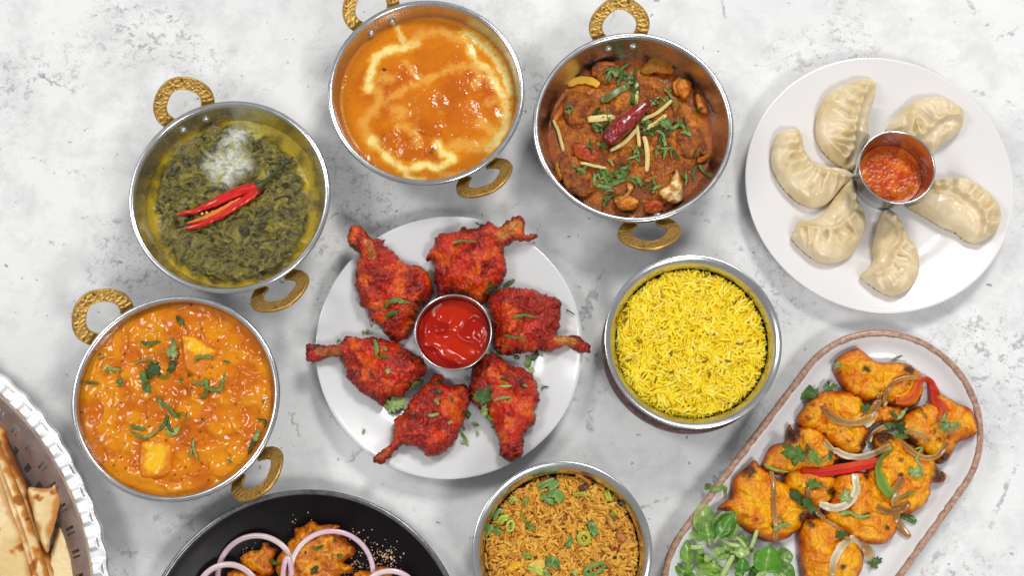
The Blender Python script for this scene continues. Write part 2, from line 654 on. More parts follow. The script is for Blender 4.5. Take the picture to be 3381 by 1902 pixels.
def porcelain(name, tint):
    M = Mat(name)
    c = M.ramp(M.noise(0.05, 3), [(0.3, np.array(tint) * 0.985), (0.7, tint)])
    M.p(Base_Color=c, Roughness=0.22, Specular_IOR_Level=0.5, Coat_Weight=0.35, Coat_Roughness=0.07)
    M.bump(M.noise(0.03, 2), 0.04, 0.002)
    return M.m
M_PLATE_A = porcelain('cool_white_porcelain', S(214, 215, 216))
M_PLATE_B = porcelain('warm_white_porcelain', S(228, 225, 225))

# ================================================================== kadai serving pans
KR = 8.22       # rim radius, cm
KADAI_IN = [(0, 0.42), (3.6, 0.45), (4.8, 0.7), (5.9, 1.3), (6.75, 2.2), (7.3, 3.2), (7.62, 4.1), (7.78, 4.75)]
def kadai_r(z):
    """inside radius (m) at height z (m)"""
    a = np.array(KADAI_IN)
    return float(np.interp(z * 100, a[:, 1], a[:, 0])) * 0.01

def smooth_prof(p, k=4):
    return [tuple(q) for q in spline(p, k)]

def kadai_parts():
    inn = smooth_prof(KADAI_IN, 4)
    out = smooth_prof([(7.92, 4.75), (7.8, 4.0), (7.5, 3.0), (6.95, 2.0), (6.1, 1.05), (5.0, 0.4), (3.8, 0.06), (0.0, 0.0)], 4)
    prof = inn + out
    v, f = lathe(prof, 160)
    me_bowl = mesh_data('pan_body', v, f[:, ::-1], MS_IN)
    # rolled lip
    a = np.linspace(0, 2 * np.pi, 20, endpoint=False)
    ring = [(7.98 + 0.245 * math.cos(t), 4.86 + 0.2 * math.sin(t)) for t in a]
    v, f = lathe(ring, 192, True)
    me_rim = mesh_data('rolled_rim', v, f[:, ::-1], MS_RIM)
    # riveted ring handle: an open loop leaning out at 45 degrees, embossed on its upper face
    nA, nW = 190, 21
    th = np.linspace(math.radians(-58), math.radians(238), nA)
    w = np.linspace(-1, 1, nW)
    TH, W = np.meshgrid(th, w, indexing='ij')
    rm = 1.87 + 0.12 * np.cos(2 * (TH - math.pi / 2)) * 0 + 0.05 * np.cos(4 * TH)
    half = 0.54
    r = rm + W * half
    X, Y = r * np.cos(TH) * 1.04, r * np.sin(TH)
    arc = (TH - math.pi / 2)
    leaf = np.sin(np.abs(arc) * 27 + np.abs(W) * 3.4 + 0.8 * np.sin(arc * 5.3))
    leaf = np.sign(leaf) * np.abs(leaf) ** 0.6 * np.exp(-(np.abs(W) - 0.45) ** 2 / 0.08)
    rose_d = np.hypot((arc) * 1.87, W * half)
    rose_a = np.arctan2(W * half, arc * 1.87)
    rose = 0.9 * np.cos(5 * rose_a) * np.exp(-((rose_d - 0.27) / 0.16) ** 2) + np.exp(-(rose_d / 0.1) ** 2)
    scr = fbm((TH * 1.87).ravel(), (W * half).ravel(), 0.24, 2, 0.5, 5.0).reshape(TH.shape)
    scr = np.clip((0.35 - np.abs(scr)) * 3.0, -1, 1)
    leaf = 0.45 * leaf + 0.75 * scr
    k = smooth(0.48, 0.6, rose_d)
    rel = (leaf * k + rose * (1 - k)) * smooth(1.0, 0.86, np.abs(W))
    edge = smooth(0.80, 0.92, np.abs(W)) * smooth(1.0, 0.97, np.abs(W))
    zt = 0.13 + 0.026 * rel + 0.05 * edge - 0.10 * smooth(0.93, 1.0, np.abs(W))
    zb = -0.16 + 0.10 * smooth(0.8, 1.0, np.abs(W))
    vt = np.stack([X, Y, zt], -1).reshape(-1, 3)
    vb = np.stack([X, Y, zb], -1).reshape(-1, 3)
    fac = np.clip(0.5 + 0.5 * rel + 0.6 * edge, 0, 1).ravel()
    fac = np.concatenate([fac, np.full(len(fac), 0.9)])
    g = gridfaces(nA, nW)
    N = nA * nW
    fs = [g, g[:, ::-1] + N]
    i = np.arange(nA - 1)
    for c in (0, nW - 1):
        q = np.stack([i * nW + c, (i + 1) * nW + c, (i + 1) * nW + c + N, i * nW + c + N], -1)
        fs.append(q if c else q[:, ::-1])
    j = np.arange(nW - 1)
    for c in (0, nA - 1):
        q = np.stack([c * nW + j, c * nW + j + 1, c * nW + j + 1 + N, c * nW + j + N], -1)
        fs.append(q[:, ::-1] if c else q)
    hv = np.concatenate([vt, vb]) * 0.01
    hv[:, 1] += 0.0158
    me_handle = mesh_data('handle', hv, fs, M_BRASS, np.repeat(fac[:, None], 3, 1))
    # domed rivet
    pr = smooth_prof([(0.0, 0.20), (0.16, 0.18), (0.29, 0.10), (0.35, 0.0), (0.34, -0.05)], 3)
    v, f = lathe(pr, 20)
    me_rivet = mesh_data('rivet', v, f, MS_RIVET)
    return me_bowl, me_rim, me_handle, me_rivet
KM = kadai_parts()

from mathutils import Matrix, Vector
def kadai(cx, cy, halfw, top_deg, label, bot_deg):
    c, R = rim(cx, cy, halfw, 0.0495)
    s = R / (KR * 0.01)
    t = thing('serving_pan', label, 'pan', (c[0], c[1], 0), 0, 'steel serving pans with brass ring handles')
    t.scale = (s, s, 1)
    link('pan_body', KM[0], t)
    link('rolled_rim', KM[1], t)
    for deg in (top_deg, bot_deg):
        a = math.radians(deg)
        er = Vector((math.cos(a), math.sin(a), 0))
        et = Vector((-math.sin(a), math.cos(a), 0))
        lean = math.radians(42 + rng.uniform(-3, 3))
        yax = er * math.cos(lean) + Vector((0, 0, 1)) * math.sin(lean)
        zax = -er * math.sin(lean) + Vector((0, 0, 1)) * math.cos(lean)
        xax = yax.cross(zax)
        h = link('handle', KM[2], t)
        mt = Matrix((xax, yax, zax)).transposed().to_4x4()
        mt.translation = er * 0.0782 + Vector((0, 0, 0.0362))
        h.matrix_local = mt
        for k in (-1, 1):
            a2 = a + k * 0.0135 * 10 * 1.02
            e2 = Vector((math.cos(a2), math.sin(a2), 0))
            z = -e2 * 0.95 + Vector((0, 0, 1)) * 0.3
            z.normalize()
            xx = z.orthogonal().normalized()
            yy = z.cross(xx)
            m2 = Matrix((xx, yy, z)).transposed().to_4x4()
            m2.translation = e2 * (kadai_r(0.0372) - 0.0004) + Vector((0, 0, 0.0372))
            rv = link('rivet', KM[3], h)
            rv.matrix_local = mt.inverted() @ m2
    return np.array([c[0], c[1]]), s

KC_S, ks_s = kadai(757, 651, 334, 118, 'steel pan with brass ring handles holding dark green spinach', -61)
KC_B, ks_b = kadai(1406, 305, 326, 122, 'steel pan with brass ring handles holding smooth orange curry swirled with cream', -57)
KC_K, ks_k = kadai(2091, 421, 332.5, 96, 'steel pan with brass ring handles holding brown curry under a dried chilli', -83)
KC_P, ks_p = kadai(579, 1318, 345, 134, 'steel pan with brass ring handles filled to the brim with chunky orange curry', -42)

# ================================================================== round plates
def plate_prof(R):
    p = [(0, 0.42), (R * 0.30, 0.42), (R * 0.54, 0.45), (R * 0.615, 0.60), (R * 0.67, 0.85), (R * 0.73, 1.06), (R * 0.85, 1.40),
         (R * 0.955, 1.74), (R * 0.985, 1.84), (R, 1.80), (R * 0.992, 1.66), (R * 0.95, 1.46), (R * 0.70, 0.72), (R * 0.62, 0.3),
         (R * 0.60, 0.0), (R * 0.56, 0.0), (R * 0.54, 0.16), (0, 0.18)]
    return p
class PlateH:
    def __init__(self, c, R):
        self.c, self.R = c, R
        p = np.array(plate_prof(R))[:9]
        self.p = p
    def __call__(self, x, y):
        r = np.hypot(x - self.c[0], y - self.c[1]) * 100
        return np.interp(r, self.p[:, 0], self.p[:, 1]) * 0.01

def plate(cx, cy, halfw, mat, label):
    c, R = rim(cx, cy, halfw, 0.018)
    v, f = lathe(smooth_prof(plate_prof(R * 100), 4), 192)
    o = mk('dinner_plate', v, f[:, ::-1], mat)
    o.location = (c[0], c[1], 0)
    tag(o, label, 'plate', 'round white plates')
    ph = PlateH(c, R * 100)
    n = 120
    g = np.linspace(-R, R, n)
    gx, gy = np.meshgrid(g, g, indexing='ij')
    Z = np.where(np.hypot(gx, gy) < R, ph(gx + c[0], gy + c[1]), -1)
    TOPS.append((c[0] - R, c[1] - R, 2 * R / (n - 1), Z))
    return c, R, ph
PC_D, PR_D, PH_D = plate(1483, 1149, 441.5, M_PLATE_A, 'round cool white plate carrying the red fried chicken')
PC_M, PR_M, PH_M = plate(2904, 612, 443.5, M_PLATE_B, 'round warm white plate carrying the pale dumplings')

# ================================================================== little sauce cups
def cup(name, centre, R, z0, h, rb, label):
    """R rim radius, rb base radius (m); stands at z0"""
    r, b, H = R * 100, rb * 100, h * 100
    inn = [(0, 0.12), (b - 0.25, 0.12), (b - 0.05, 0.3), (b + (r - b) * 0.45, H * 0.45), (r - 0.16, H - 0.08)]
    lip = [(r - 0.15, H), (r - 0.06, H + 0.05), (r + 0.0, H), (r - 0.03, H - 0.1), (r - 0.10, H - 0.13)]
    out = [(b + 0.06 + (r - b) * 0.45, H * 0.45), (b + 0.08, 0.25), (b - 0.1, 0.0), (0, 0.0)]
    v, f = lathe(smooth_prof(inn, 3) + smooth_prof(lip, 3) + smooth_prof(out, 3), 112)
    o = mk(name, v, f[:, ::-1], MS_CUP)
    o.location = (centre[0], centre[1], z0)
    return tag(o, label, 'cup', 'steel sauce cups')
kx, ky = zD([(800, 640)])[0]
KET_C, KET_R = rim(kx, ky, 207 * 0.621, 0.037)
KET_C = KET_C
cup('sauce_cup', KET_C, KET_R, 0.0043, 0.0325, KET_R * 0.8, 'small steel cup of red ketchup among the fried chicken')
kx, ky = zM([(857, 631)])[0]
CHU_C, CHU_R = rim(kx, ky, 205 * 0.6212, 0.048)
cup('sauce_cup', CHU_C, CHU_R, 0.0043, 0.0435, CHU_R * 0.70, 'small steel cup of orange chutney among the dumplings')

# ================================================================== copper-bottomed rice bowls
def rice_bowl(cx, cy, halfw, zr, label):
    c, R = rim(cx, cy, halfw, zr)
    r, H = R * 100, zr * 100
    inn = [(0, 0.5), (r * 0.55, 0.6), (r * 0.85, 1.8), (r * 0.93, 3.0), (r * 0.885, H - 1.25), (r * 0.868, H - 0.95),
           (r * 0.885, H - 0.6), (r * 0.93, H - 0.18), (r * 0.965, H - 0.03), (r * 0.985, H), (r, H - 0.06), (r * 0.995, H - 0.16)]
    v, f = lathe(smooth_prof(inn, 4), 176)
    t = thing('rice_bowl', label, 'bowl', (c[0], c[1], 0), 0, 'steel and copper rice bowls')
    mk('steel_lining', v, f[:, ::-1], MS_RIM, t)
    out = [(r * 0.992, H - 0.17), (r * 0.95, H - 0.45), (r * 0.925, H - 0.95), (r * 0.95, H - 1.5), (r * 1.0, 3.0), (r * 0.98, 2.0), (r * 0.86, 0.9), (r * 0.62, 0.12),
           (r * 0.55, 0.0), (0, 0.0)]
    v, f = lathe(smooth_prof(out, 4), 144)
    mk('copper_shell', v, f[:, ::-1], M_COPPER, t)
    return c, R
RB_Y, RR_Y = rice_bowl(2289, 1129, 293.5, 0.060, 'steel lined copper bowl of bright yellow rice')
RB_F, RR_F = rice_bowl(1857, 1827, 298, 0.060, 'steel lined copper bowl of brown fried rice with spring onion')

# ================================================================== long platter with the brown rim
def platter():
    C1 = PP(zT([(1314, 598)]), 0.02)[0][:2]
    C2 = PP(zT([(612, 1551)]), 0.02)[0][:2]
    Rr = PP(zT([(1314 + 560, 598)]), 0.02)[0][0] - C1[0]
    ax = C2 - C1
    L = np.linalg.norm(ax)
    ax /= L
    px = np.array([-ax[1], ax[0]])
    nA = 96
    def loop(r):
        a = np.linspace(-np.pi / 2, np.pi / 2, nA)
        e1 = C1 + r * (-np.cos(a)[:, None] * ax + np.sin(a)[:, None] * px)
        e2 = C2 + r * (np.cos(a)[:, None] * ax + np.sin(a[::-1])[:, None] * px)
        m = 60
        k = (np.arange(1, m) / m)[:, None]
        s1 = e1[-1] * (1 - k) + e2[0] * k
        s2 = e2[-1] * (1 - k) + e1[0] * k
        return np.concatenate([e1, s1, e2, s2])
    M = Mat('speckled_glaze')
    sp = M.ramp(M.vor(0.0035).outputs['Distance'], [(0.05, 1.0), (0.09, 0.0)])
    spm = M.math('MULTIPLY', sp, M.ramp(M.noise(0.006, 3), [(0.5, 0.0), (0.6, 0.55)]))
    c = M.mix(spm, M.ramp(M.noise(0.04, 4), [(0.3, S(222, 223, 225)), (0.7, S(230, 231, 232))]), tuple(S(140, 135, 135)))
    M.p(Base_Color=c, Roughness=0.28, Coat_Weight=0.3, Coat_Roughness=0.08)
    M.bump(M.noise(0.012, 3), 0.06, 0.001)
    MG = M.m
    M = Mat('raw_brown_rim')
    c = M.ramp(M.noise(0.0035, 6, 0.7), [(0.28, S(112, 80, 62)), (0.5, S(172, 134, 112)), (0.75, S(208, 178, 158))])
    M.p(Base_Color=c, Roughness=0.4, Coat_Weight=0.25)
    M.bump(M.noise(0.003, 4, 0.6), 0.4, 0.0006)
    MB = M.m
    t = thing('oval_platter', 'long pale oval platter with a bumpy brown rim under the grilled chicken', 'platter', (*((C1 + C2) / 2), 0))
    prof = [(Rr - 0.0042, 0.0192), (Rr - 0.007, 0.0168), (Rr - 0.012, 0.0115), (Rr - 0.019, 0.0075), (Rr - 0.028, 0.0056), (Rr - 0.04, 0.005), (Rr * 0.35, 0.005), (0.0, 0.005)]
    under = [(0.0, 0.0), (Rr - 0.03, 0.0), (Rr - 0.013, 0.0035), (Rr - 0.004, 0.012), (Rr - 0.0012, 0.0175)]
    def sheet(pr):
        n = len(loop(0.01))
        v = np.concatenate([np.concatenate([loop(r), np.full((n, 1), z)], 1) for r, z in pr])
        return v, n
    v, n = sheet(smooth_prof(prof, 3))
    v2, n = sheet(smooth_prof(under, 3))
    mid = np.array([*((C1 + C2) / 2), 0])
    mk('dish', np.concatenate([v, v2]) - mid, [gridfaces(len(v) // n, n, False, True)[:, ::-1], gridfaces(len(v2) // n, n, False, True)[:, ::-1] + len(v)], MG, t)
    a = np.linspace(0, 2 * np.pi, 12, endpoint=False)
    lp = loop(0.01)
    rows = []
    for k in a:
        base = loop(Rr - 0.0026)
        nrm = loop(Rr + 0.01) - loop(Rr)
        nrm /= np.linalg.norm(nrm, axis=1)[:, None]
        w = 1 + 0.14 * fbm(base[:, 0], base[:, 1], 0.012, 3, 0.6, 3.0) + (0.2 * fbm(base[:, 0], base[:, 1], 0.004, 2, 0.6, 9.0) if math.cos(k) < 0 else 0)
        rows.append(np.concatenate([base + nrm * (0.0027 * math.cos(k) * w)[:, None], (0.0182 + 0.0023 * math.sin(k) * w)[:, None]], 1))
    v = np.concatenate(rows)
    mk('brown_rim', v - mid, gridfaces(12, n, True, True)[:, ::-1], MB, t)
    # heights for things lying on it
    def h(x, y):
        q = np.stack([x, y], -1) - C1
        s = np.clip(q @ ax, 0, L)
        d = np.linalg.norm(q - s[:, None] * ax, axis=-1)
        pr = np.array(prof)[::-1]
        return np.where(d < Rr, np.interp(d, np.append(pr[:, 0], Rr - 0.003), np.append(pr[:, 1], 0.0203)), -1)
    st = 0.003
    lo = np.minimum(C1, C2) - Rr
    hi = np.maximum(C1, C2) + Rr
    gx, gy = np.meshgrid(np.arange(lo[0], hi[0], st), np.arange(lo[1], hi[1], st), indexing='ij')
    TOPS.append((lo[0], lo[1], st, h(gx.ravel(), gy.ravel()).reshape(gx.shape)))
    return h
PLAT_H = platter()

# ================================================================== black plate
BP_C, BP_R = rim(760 * 1.3125, 1667 * 1.3125, 421 * 1.3125, 0.022)
def black_plate():
    R = BP_R * 100
    M = Mat('black_glaze')
    c = M.ramp(M.noise(0.02, 6, 0.7), [(0.3, S(9, 8, 9)), (0.6, S(20, 12, 14)), (0.8, S(30, 16, 18))])
    M.p(Base_Color=c, Roughness=M.ramp(M.noise(0.03, 5, 0.7), [(0.3, 0.3), (0.7, 0.5)]), Specular_IOR_Level=0.22)
    M.bump(M.noise(0.001, 3), 0.25, 0.0003)
    MK = M.m
    MR = plain('worn_grey_edge', S(120, 120, 122), 0.3, 0.7, vary=0.35, vsize=0.004)
    t = thing('black_plate', 'large black plate carrying battered fritters and onion rings', 'plate', (BP_C[0], BP_C[1], 0))
    pr = [(0, 0.5), (R * 0.5, 0.5), (R * 0.68, 0.6), (R * 0.8, 0.95), (R * 0.91, 1.6), (R * 0.968, 2.08)]
    un = [(R * 0.985, 1.98), (R * 0.92, 1.25), (R * 0.8, 0.55), (R * 0.66, 0.05), (R * 0.6, 0.0), (0, 0.0)]
    v, f = lathe(smooth_prof(pr, 4) + smooth_prof(un, 4), 200)
    mk('plate_body', v, f[:, ::-1], MK, t)
    a = np.linspace(0, 2 * np.pi, 14, endpoint=False)
    v, f = lathe([(R * 0.978 + 0.2 * math.cos(k), 2.06 + 0.13 * math.sin(k)) for k in a], 200, True)
    mk('plate_rim', v, f[:, ::-1], MR, t)
    p = np.array(pr)
    return lambda x, y: np.interp(np.hypot(x - BP_C[0], y - BP_C[1]) * 100, p[:, 0], p[:, 1]) * 0.01
BP_H = black_plate()

# ================================================================== pierced silver bread tray
def tray():
    z = 0.030
    pts = PP(zN([(0, 25), (215, 205), (420, 480), (560, 720), (680, 1000), (735, 1210), (770, 1449)]), z)[:, :2]
    A = np.concatenate([2 * pts, np.ones((len(pts), 1))], 1)
    s, *_ = np.linalg.lstsq(A, (pts ** 2).sum(1), rcond=None)
    c = s[:2]
    R = math.sqrt(s[2] + c @ c)
    t = thing('bread_tray', 'pierced silver tray with a stamped rim under the flatbreads', 'tray', (c[0], c[1], 0))
    nT = max(20, int(round(2 * math.pi * R / 0.0205)))
    nA = nT * 20
    th = np.linspace(0, 2 * np.pi, nA, endpoint=False)
    ph = (th / (2 * np.pi) * nT) % 1.0
    w = np.linspace(0, 1, 26)                  # 0 outer edge, 1 inner edge of the flange
    TH, W = np.meshgrid(th, w, indexing='ij')
    PH = np.meshgrid(ph, w, indexing='ij')[0]
    width = 0.0150
    r = R + 0.0007 * np.cos(2 * np.pi * PH) * (1 - W) - W * width
    zz = z + 0.0006 * np.sin(np.pi * W) - 0.002 * smooth(0.85, 1.0, W) - 0.0022 * smooth(0.12, 0.0, W)
    tab = smooth(0.24, 0.29, PH) * smooth(0.90, 0.55, PH) * smooth(0.22, 0.34, W) * smooth(0.86, 0.76, W)
    zz = zz + 0.0022 * tab
    rib = np.exp(-((PH - 0.62) / 0.06) ** 2) + np.exp(-((PH - 0.78) / 0.06) ** 2)
    zz = zz + 0.0005 * rib * smooth(0.02, 0.1, W) * smooth(0.5, 0.3, W)
    v = np.stack([r * np.cos(TH), r * np.sin(TH), zz], -1).reshape(-1, 3)
    MF = steel('pressed_silver', (0.93, 0.93, 0.93), 0.46, 0.14)
    mk('stamped_rim', v, gridfaces(nA, 26, True), MF, t)
    # sloping wall with punched slots
    MW = Mat('tray_wall_steel')
    cc = MW.ramp(MW.noise(0.015, 5, 0.65), [(0.3, S(128, 108, 102)), (0.7, S(164, 142, 134))])  # mauve brown base colour includes the bread's reflection in the dim metal
    MW.p(Base_Color=cc, Metallic=0.35, Roughness=0.38)
    MW = MW.m
    nR = 48
    u = np.linspace(0, 1, nR)
    rr = R - width - u * 0.050
    zw = (z - 0.0022) - 0.021 * smooth(0, 0.75, u) ** 0.8 - 0.0005
    nB = nT * 24
    th = np.linspace(0, 2 * np.pi, nB, endpoint=False)
    v = np.stack([rr[None] * np.cos(th)[:, None], rr[None] * np.sin(th)[:, None], np.repeat(zw[None], nB, 0)], -1).reshape(-1, 3)
    q = gridfaces(nB, nR, True)
    i, j = q[:, 0] // nR, q[:, 0] % nR
    pi_ = (i % 24) / 24.0
    ci = (i // 24)
    hole = np.zeros(len(q), bool)
    jj = j / nR
    hole |= ((np.abs(pi_ - 0.20) < 0.045) | (np.abs(pi_ - 0.42) < 0.045)) & (jj > 0.12) & (jj < 0.27)
    hole |= (np.abs(pi_ - 0.78) < 0.15) & (jj > 0.36) & (jj < 0.50)
    hole |= (np.abs(pi_ - 0.28) < 0.13) & (jj > 0.60) & (jj < 0.72)
    mk('pierced_wall', v, q[~hole], MW, t)
    rb = (R - width - 0.050) * 100
    v, f = lathe([(rb, 0.75), (rb * 0.5, 0.72), (0, 0.72), (0, 0.6), (rb * 0.5, 0.6), (rb + 0.3, 0.6)], 96)
    mk('tray_floor', v, f[:, ::-1], MW, t)
    # underside foot ring the tray stands on
    v, f = lathe([(rb * 0.9, 0.6), (rb * 0.9, 0.0), (rb * 0.88, 0.0), (rb * 0.88, 0.6)], 96)
    mk('foot_ring', v, f, MW, t)
    return c, R, z
TR_C, TR_R, TR_Z = tray()

# ================================================================== garnish materials
M_LEAF = food('coriander_leaf_green', 0.5, 0.15, 0.2, 0.15, (0.0006, 0.0012, 0.0003), ((0.0009, 0.3, 0.0003),), 0.35, 0.003)
M_GINGER = plain('raw_ginger', S(214, 190, 116), 0.45, coat=0.2, vary=0.12, vsize=0.002, bump=(0.0008, 0.3, 0.0003), sss=0.3)

GREENS = [S(96, 124, 52), S(74, 104, 40), S(120, 146, 74), S(56, 84, 34), S(138, 160, 92)]

def shred(zf, pts, w, label, group, lift=0.0009, z=0.03, floor=0.0, cat='herb', name='coriander_shred', dark=1.0):
    """one cut strip of coriander, pts and w in zoom pixels"""
    q = zf(pts)
    p = drape(q, lift, z, floor, 5)
    k = math.hypot(zf([(1, 0)])[0][0] - zf([(0, 0)])[0][0], 0)
    wd = w * k * 0.000248
    c = GREENS[rng.integers(0, 5)] * dark * (0.85 + 0.3 * rng.random())
    n = len(p)
    t = np.gradient(p, axis=0)
    t /= np.linalg.norm(t, axis=1)[:, None] + 1e-12
    sd = np.cross([0, 0, 1.0], t)
    sd /= np.linalg.norm(sd, axis=1)[:, None] + 1e-12
    up = np.cross(t, sd)
    rl = (0.45 * np.sin(np.linspace(0, 3.5, n) + rng.random() * 6) + rng.normal() * 0.25)[:, None]
    sd, up = sd * np.cos(rl) + up * np.sin(rl), up * np.cos(rl) - sd * np.sin(rl)
    u = np.linspace(0, 1, n)
    env = np.minimum(1, np.minimum(0.35 + 5 * u, 0.2 + 4 * (1 - u)))
    wl = 0.5 * wd * env * (0.75 + 0.5 * rng.random(n))
    wr = 0.5 * wd * env * (0.75 + 0.5 * rng.random(n))
    p[:, 2] += 0.0005 + 0.0004 * np.sin(u * 5 + rng.random() * 6) + 0.0006 * rng.random()
    cre = rng.choice([-1, 1]) * 0.22 * wd * env
    rows = np.stack([p - sd * wl[:, None], p + up * cre[:, None], p + sd * wr[:, None]], 1).reshape(-1, 3)
    th = up.repeat(3, 0) * 0.00025
    g = gridfaces(n, 3)
    N = len(rows)
    i_ = np.arange(n - 1)
    ed = [np.stack([i_ * 3 + e, (i_ + 1) * 3 + e, (i_ + 1) * 3 + e + N, i_ * 3 + e + N], -1) for e in (0, 2)]
    tint = (0.8 + 0.4 * rng.random((n, 1))) * np.array([[0.86, 1.1, 0.95]])
    cc = (c[None, None] * tint[:, :, None]).reshape(-1, 3)
    o = mk(name, np.concatenate([rows + th, rows - th]), [g, g[:, ::-1] + N] + ed, M_LEAF, None, np.clip(np.concatenate([cc, cc]), 0, 1), p.mean(0))
    return tag(o, label, cat, group)

def leaf(zf, x, y, size, ang, label, group, lobes=3, z=0.03, floor=0.0, dark=1.0, name='coriander_leaf', cat='herb'):
    """one lobed, toothed coriander leaf with a short stalk; size in zoom pixels"""
    k = zf([(1, 0)])[0][0] - zf([(0, 0)])[0][0]
    R = size * k * 0.000248 * 1.45
    c0 = drape(zf([(x, y), (x + 1, y)]), 0.0012, z, floor, 1)[0]
    n = 48
    t = np.linspace(-np.pi, np.pi, n, endpoint=False)
    lobes = int(rng.integers(3, 6))
    tt = t + 0.5 * rng.uniform(-1, 1) * np.sin(t) + 0.35 * np.sin(2 * t + rng.random() * 6)
    env = 0.38 + 0.62 * np.abs(np.cos(tt * lobes / 2.0)) ** 0.8 * (0.55 + 0.45 * np.cos(tt * 0.5 + rng.uniform(-0.8, 0.8)))
    env *= 0.84 + 0.16 * np.cos(t * lobes * 4 + rng.random() * 6) + 0.14 * rng.random(n)
    env *= 0.5 + 0.5 * np.cos(t / 2.0)
    env *= 1.0 / np.sqrt(np.cos(t) ** 2 + (np.sin(t) / rng.uniform(0.5, 0.85)) ** 2)
    rows = [np.zeros((n, 2))]
    for q in (0.35, 0.7, 1.0):
        rows.append(np.stack([np.cos(t), np.sin(t)], -1) * (R * q * (env if q > 0.5 else env ** 0.5 * 0.9))[:, None])
    v2 = np.concatenate(rows)
    rad = np.linalg.norm(v2, axis=1)
    zz = -0.45 * rad ** 2 / R * rng.uniform(-0.8, 1.0) + 0.16 * R * np.sin(v2[:, 0] / R * 5 + rng.random() * 6) * rad / R + 0.09 * R * np.sin(v2[:, 1] / R * 6 + rng.random() * 6) * rad / R
    zz = zz - zz.min() * 0.6
    tilt = rng.uniform(-0.25, 0.25, 2)
    zz = zz + v2 @ tilt
    ca, sa = math.cos(ang), math.sin(ang)
    X = v2[:, 0] * ca - v2[:, 1] * sa
    Y = v2[:, 0] * sa + v2[:, 1] * ca
    zz = zz - zz.min()
    top = np.stack([X, Y, zz + 0.0004], -1)
    bot = np.stack([X, Y, zz], -1)
    g = gridfaces(4, n, False, True)
    N = 4 * n
    i = np.arange(n)
    side = np.stack([3 * n + i, 3 * n + (i + 1) % n, 3 * n + (i + 1) % n + N, 3 * n + i + N], -1)
    v = np.concatenate([top, bot]) + c0
    base = GREENS[rng.integers(0, 5)] * dark
    cc = np.repeat(base[None], 2 * N, 0) * (1 + 0.18 * np.cos(np.tile(np.tile(t, 4) * lobes, 2)))[:, None]
    o = mk(name, v, [g, g[:, ::-1] + N, side], M_LEAF, None, np.clip(cc, 0, 1), c0)
    return tag(o, label, cat, group)

# ================================================================== spinach
def local(zf, pts, z):
    return PP(zf(pts), z)[:, :2]

def spinach():
    z0, c = 0.0300, KC_S
    R = kadai_r(z0) * ks_s + 0.0008
    pa = Patch(circle_pts(c, R), 0.00068)
    x, y, d = pa.x, pa.y, pa.d
    wx, wy = x + 0.009 * fbm(x, y, 0.016, 3, 0.5, 1.0), y + 0.009 * fbm(x, y, 0.016, 3, 0.5, 7.0)
    fib = 1 - np.abs(fbm(wx, wy * 1.5, 0.0085, 4, 0.6, 3.0)) * 2.0
    lump = fbm(wx, wy, 0.013, 4, 0.55, 5.0)
    mass = smooth(0.002, 0.014, d + 0.005 * fbm(x, y, 0.02, 3, 0.5, 2.0))
    # clear oil pools wider along the right and left edges
    rel = np.stack([x - c[0], y - c[1]], -1) / R
    oil_bias = smooth(0.25, 0.95, rel[:, 0] * 0.8 + rel[:, 1] * 0.5) * 0.010 + smooth(0.5, 1.0, -rel[:, 0]) * 0.004
    mass = smooth(0.001, 0.011, d - oil_bias + 0.006 * fbm(x, y, 0.016, 3, 0.55, 2.0))
    dark = smooth(-0.12, 0.38, fbm(wx, wy * 1.6, 0.0085, 5, 0.66, 11.0))
    h = z0 + mass * (0.0034 + 0.0018 * lump + 0.0016 * fib - 0.0012 * dark + 0.0008 * fbm(x, y, 0.0025, 3, 0.6, 8.0)) + (1 - mass) * 0.0001 * lump
    light = smooth(0.05, 0.6, fbm(wx, wy, 0.009, 4, 0.55, 21.0))
    green = mixc(S(92, 82, 4), S(138, 124, 28), light)
    green = mixc(green, S(26, 25, 18), dark * 0.9)
    oilc = mixc(S(186, 158, 0), S(120, 102, 0), smooth(-0.3, 0.5, fbm(x, y, 0.014, 3, 0.5, 31.0)))
    green = mixc(green, S(184, 172, 96), smooth(0.55, 0.95, fib) * (1 - dark) * 0.22)
    col = mixc(oilc, green, smooth(0.1, 0.65, mass))
    # melted butter, milky
    bl = local(zS, [(690, 390), (660, 450), (640, 520), (600, 570), (660, 610), (700, 560), (620, 640), (560, 570)], z0 + 0.004)
    q, _, _ = polydist(x, y, bl)
    but = smooth(0.0150, -0.001, q + 0.0050 * fbm(x, y, 0.012, 4, 0.55, 41.0))
    bl2 = local(zS, [(700, 310), (760, 330), (820, 400)], z0)
    q2, _, _ = polydist(x, y, bl2)
    but2 = smooth(0.007, 0.001, q2 + 0.005 * fbm(x, y, 0.008, 3, 0.6, 44.0)) * 0.7
    butc = mixc(S(222, 226, 214), S(206, 204, 136), smooth(0.0, 0.6, fbm(x, y, 0.008, 3, 0.5, 6.0)))
    col = mixc(col, butc, np.clip(but * (0.78 - 0.3 * smooth(0.2, 0.7, dark) * smooth(0.02, 0.4, lump + 0.3)), 0, 1))
    col = mixc(col, S(214, 208, 110), but2)
    h = h + 0.0006 * but
    ro = 0.30 - 0.20 * (1 - mass) - 0.12 * but
    col = np.concatenate([col, np.clip(ro, 0.07, 1)[:, None]], 1)
    m = food('cooked_spinach', 0.35, 0.12, 0.12, 0.0, bump=((0.0013, 0.6, 0.0008),), vary=0.3, vsize=0.0022, use_alpha=True, spec=0.35)
    o = pa.build('spinach_curry', h, None, m, col, loc=(c[0], c[1], z0))
    tag(o, 'dark olive spinach curry topped with white butter and a red chilli', 'curry')
spinach()

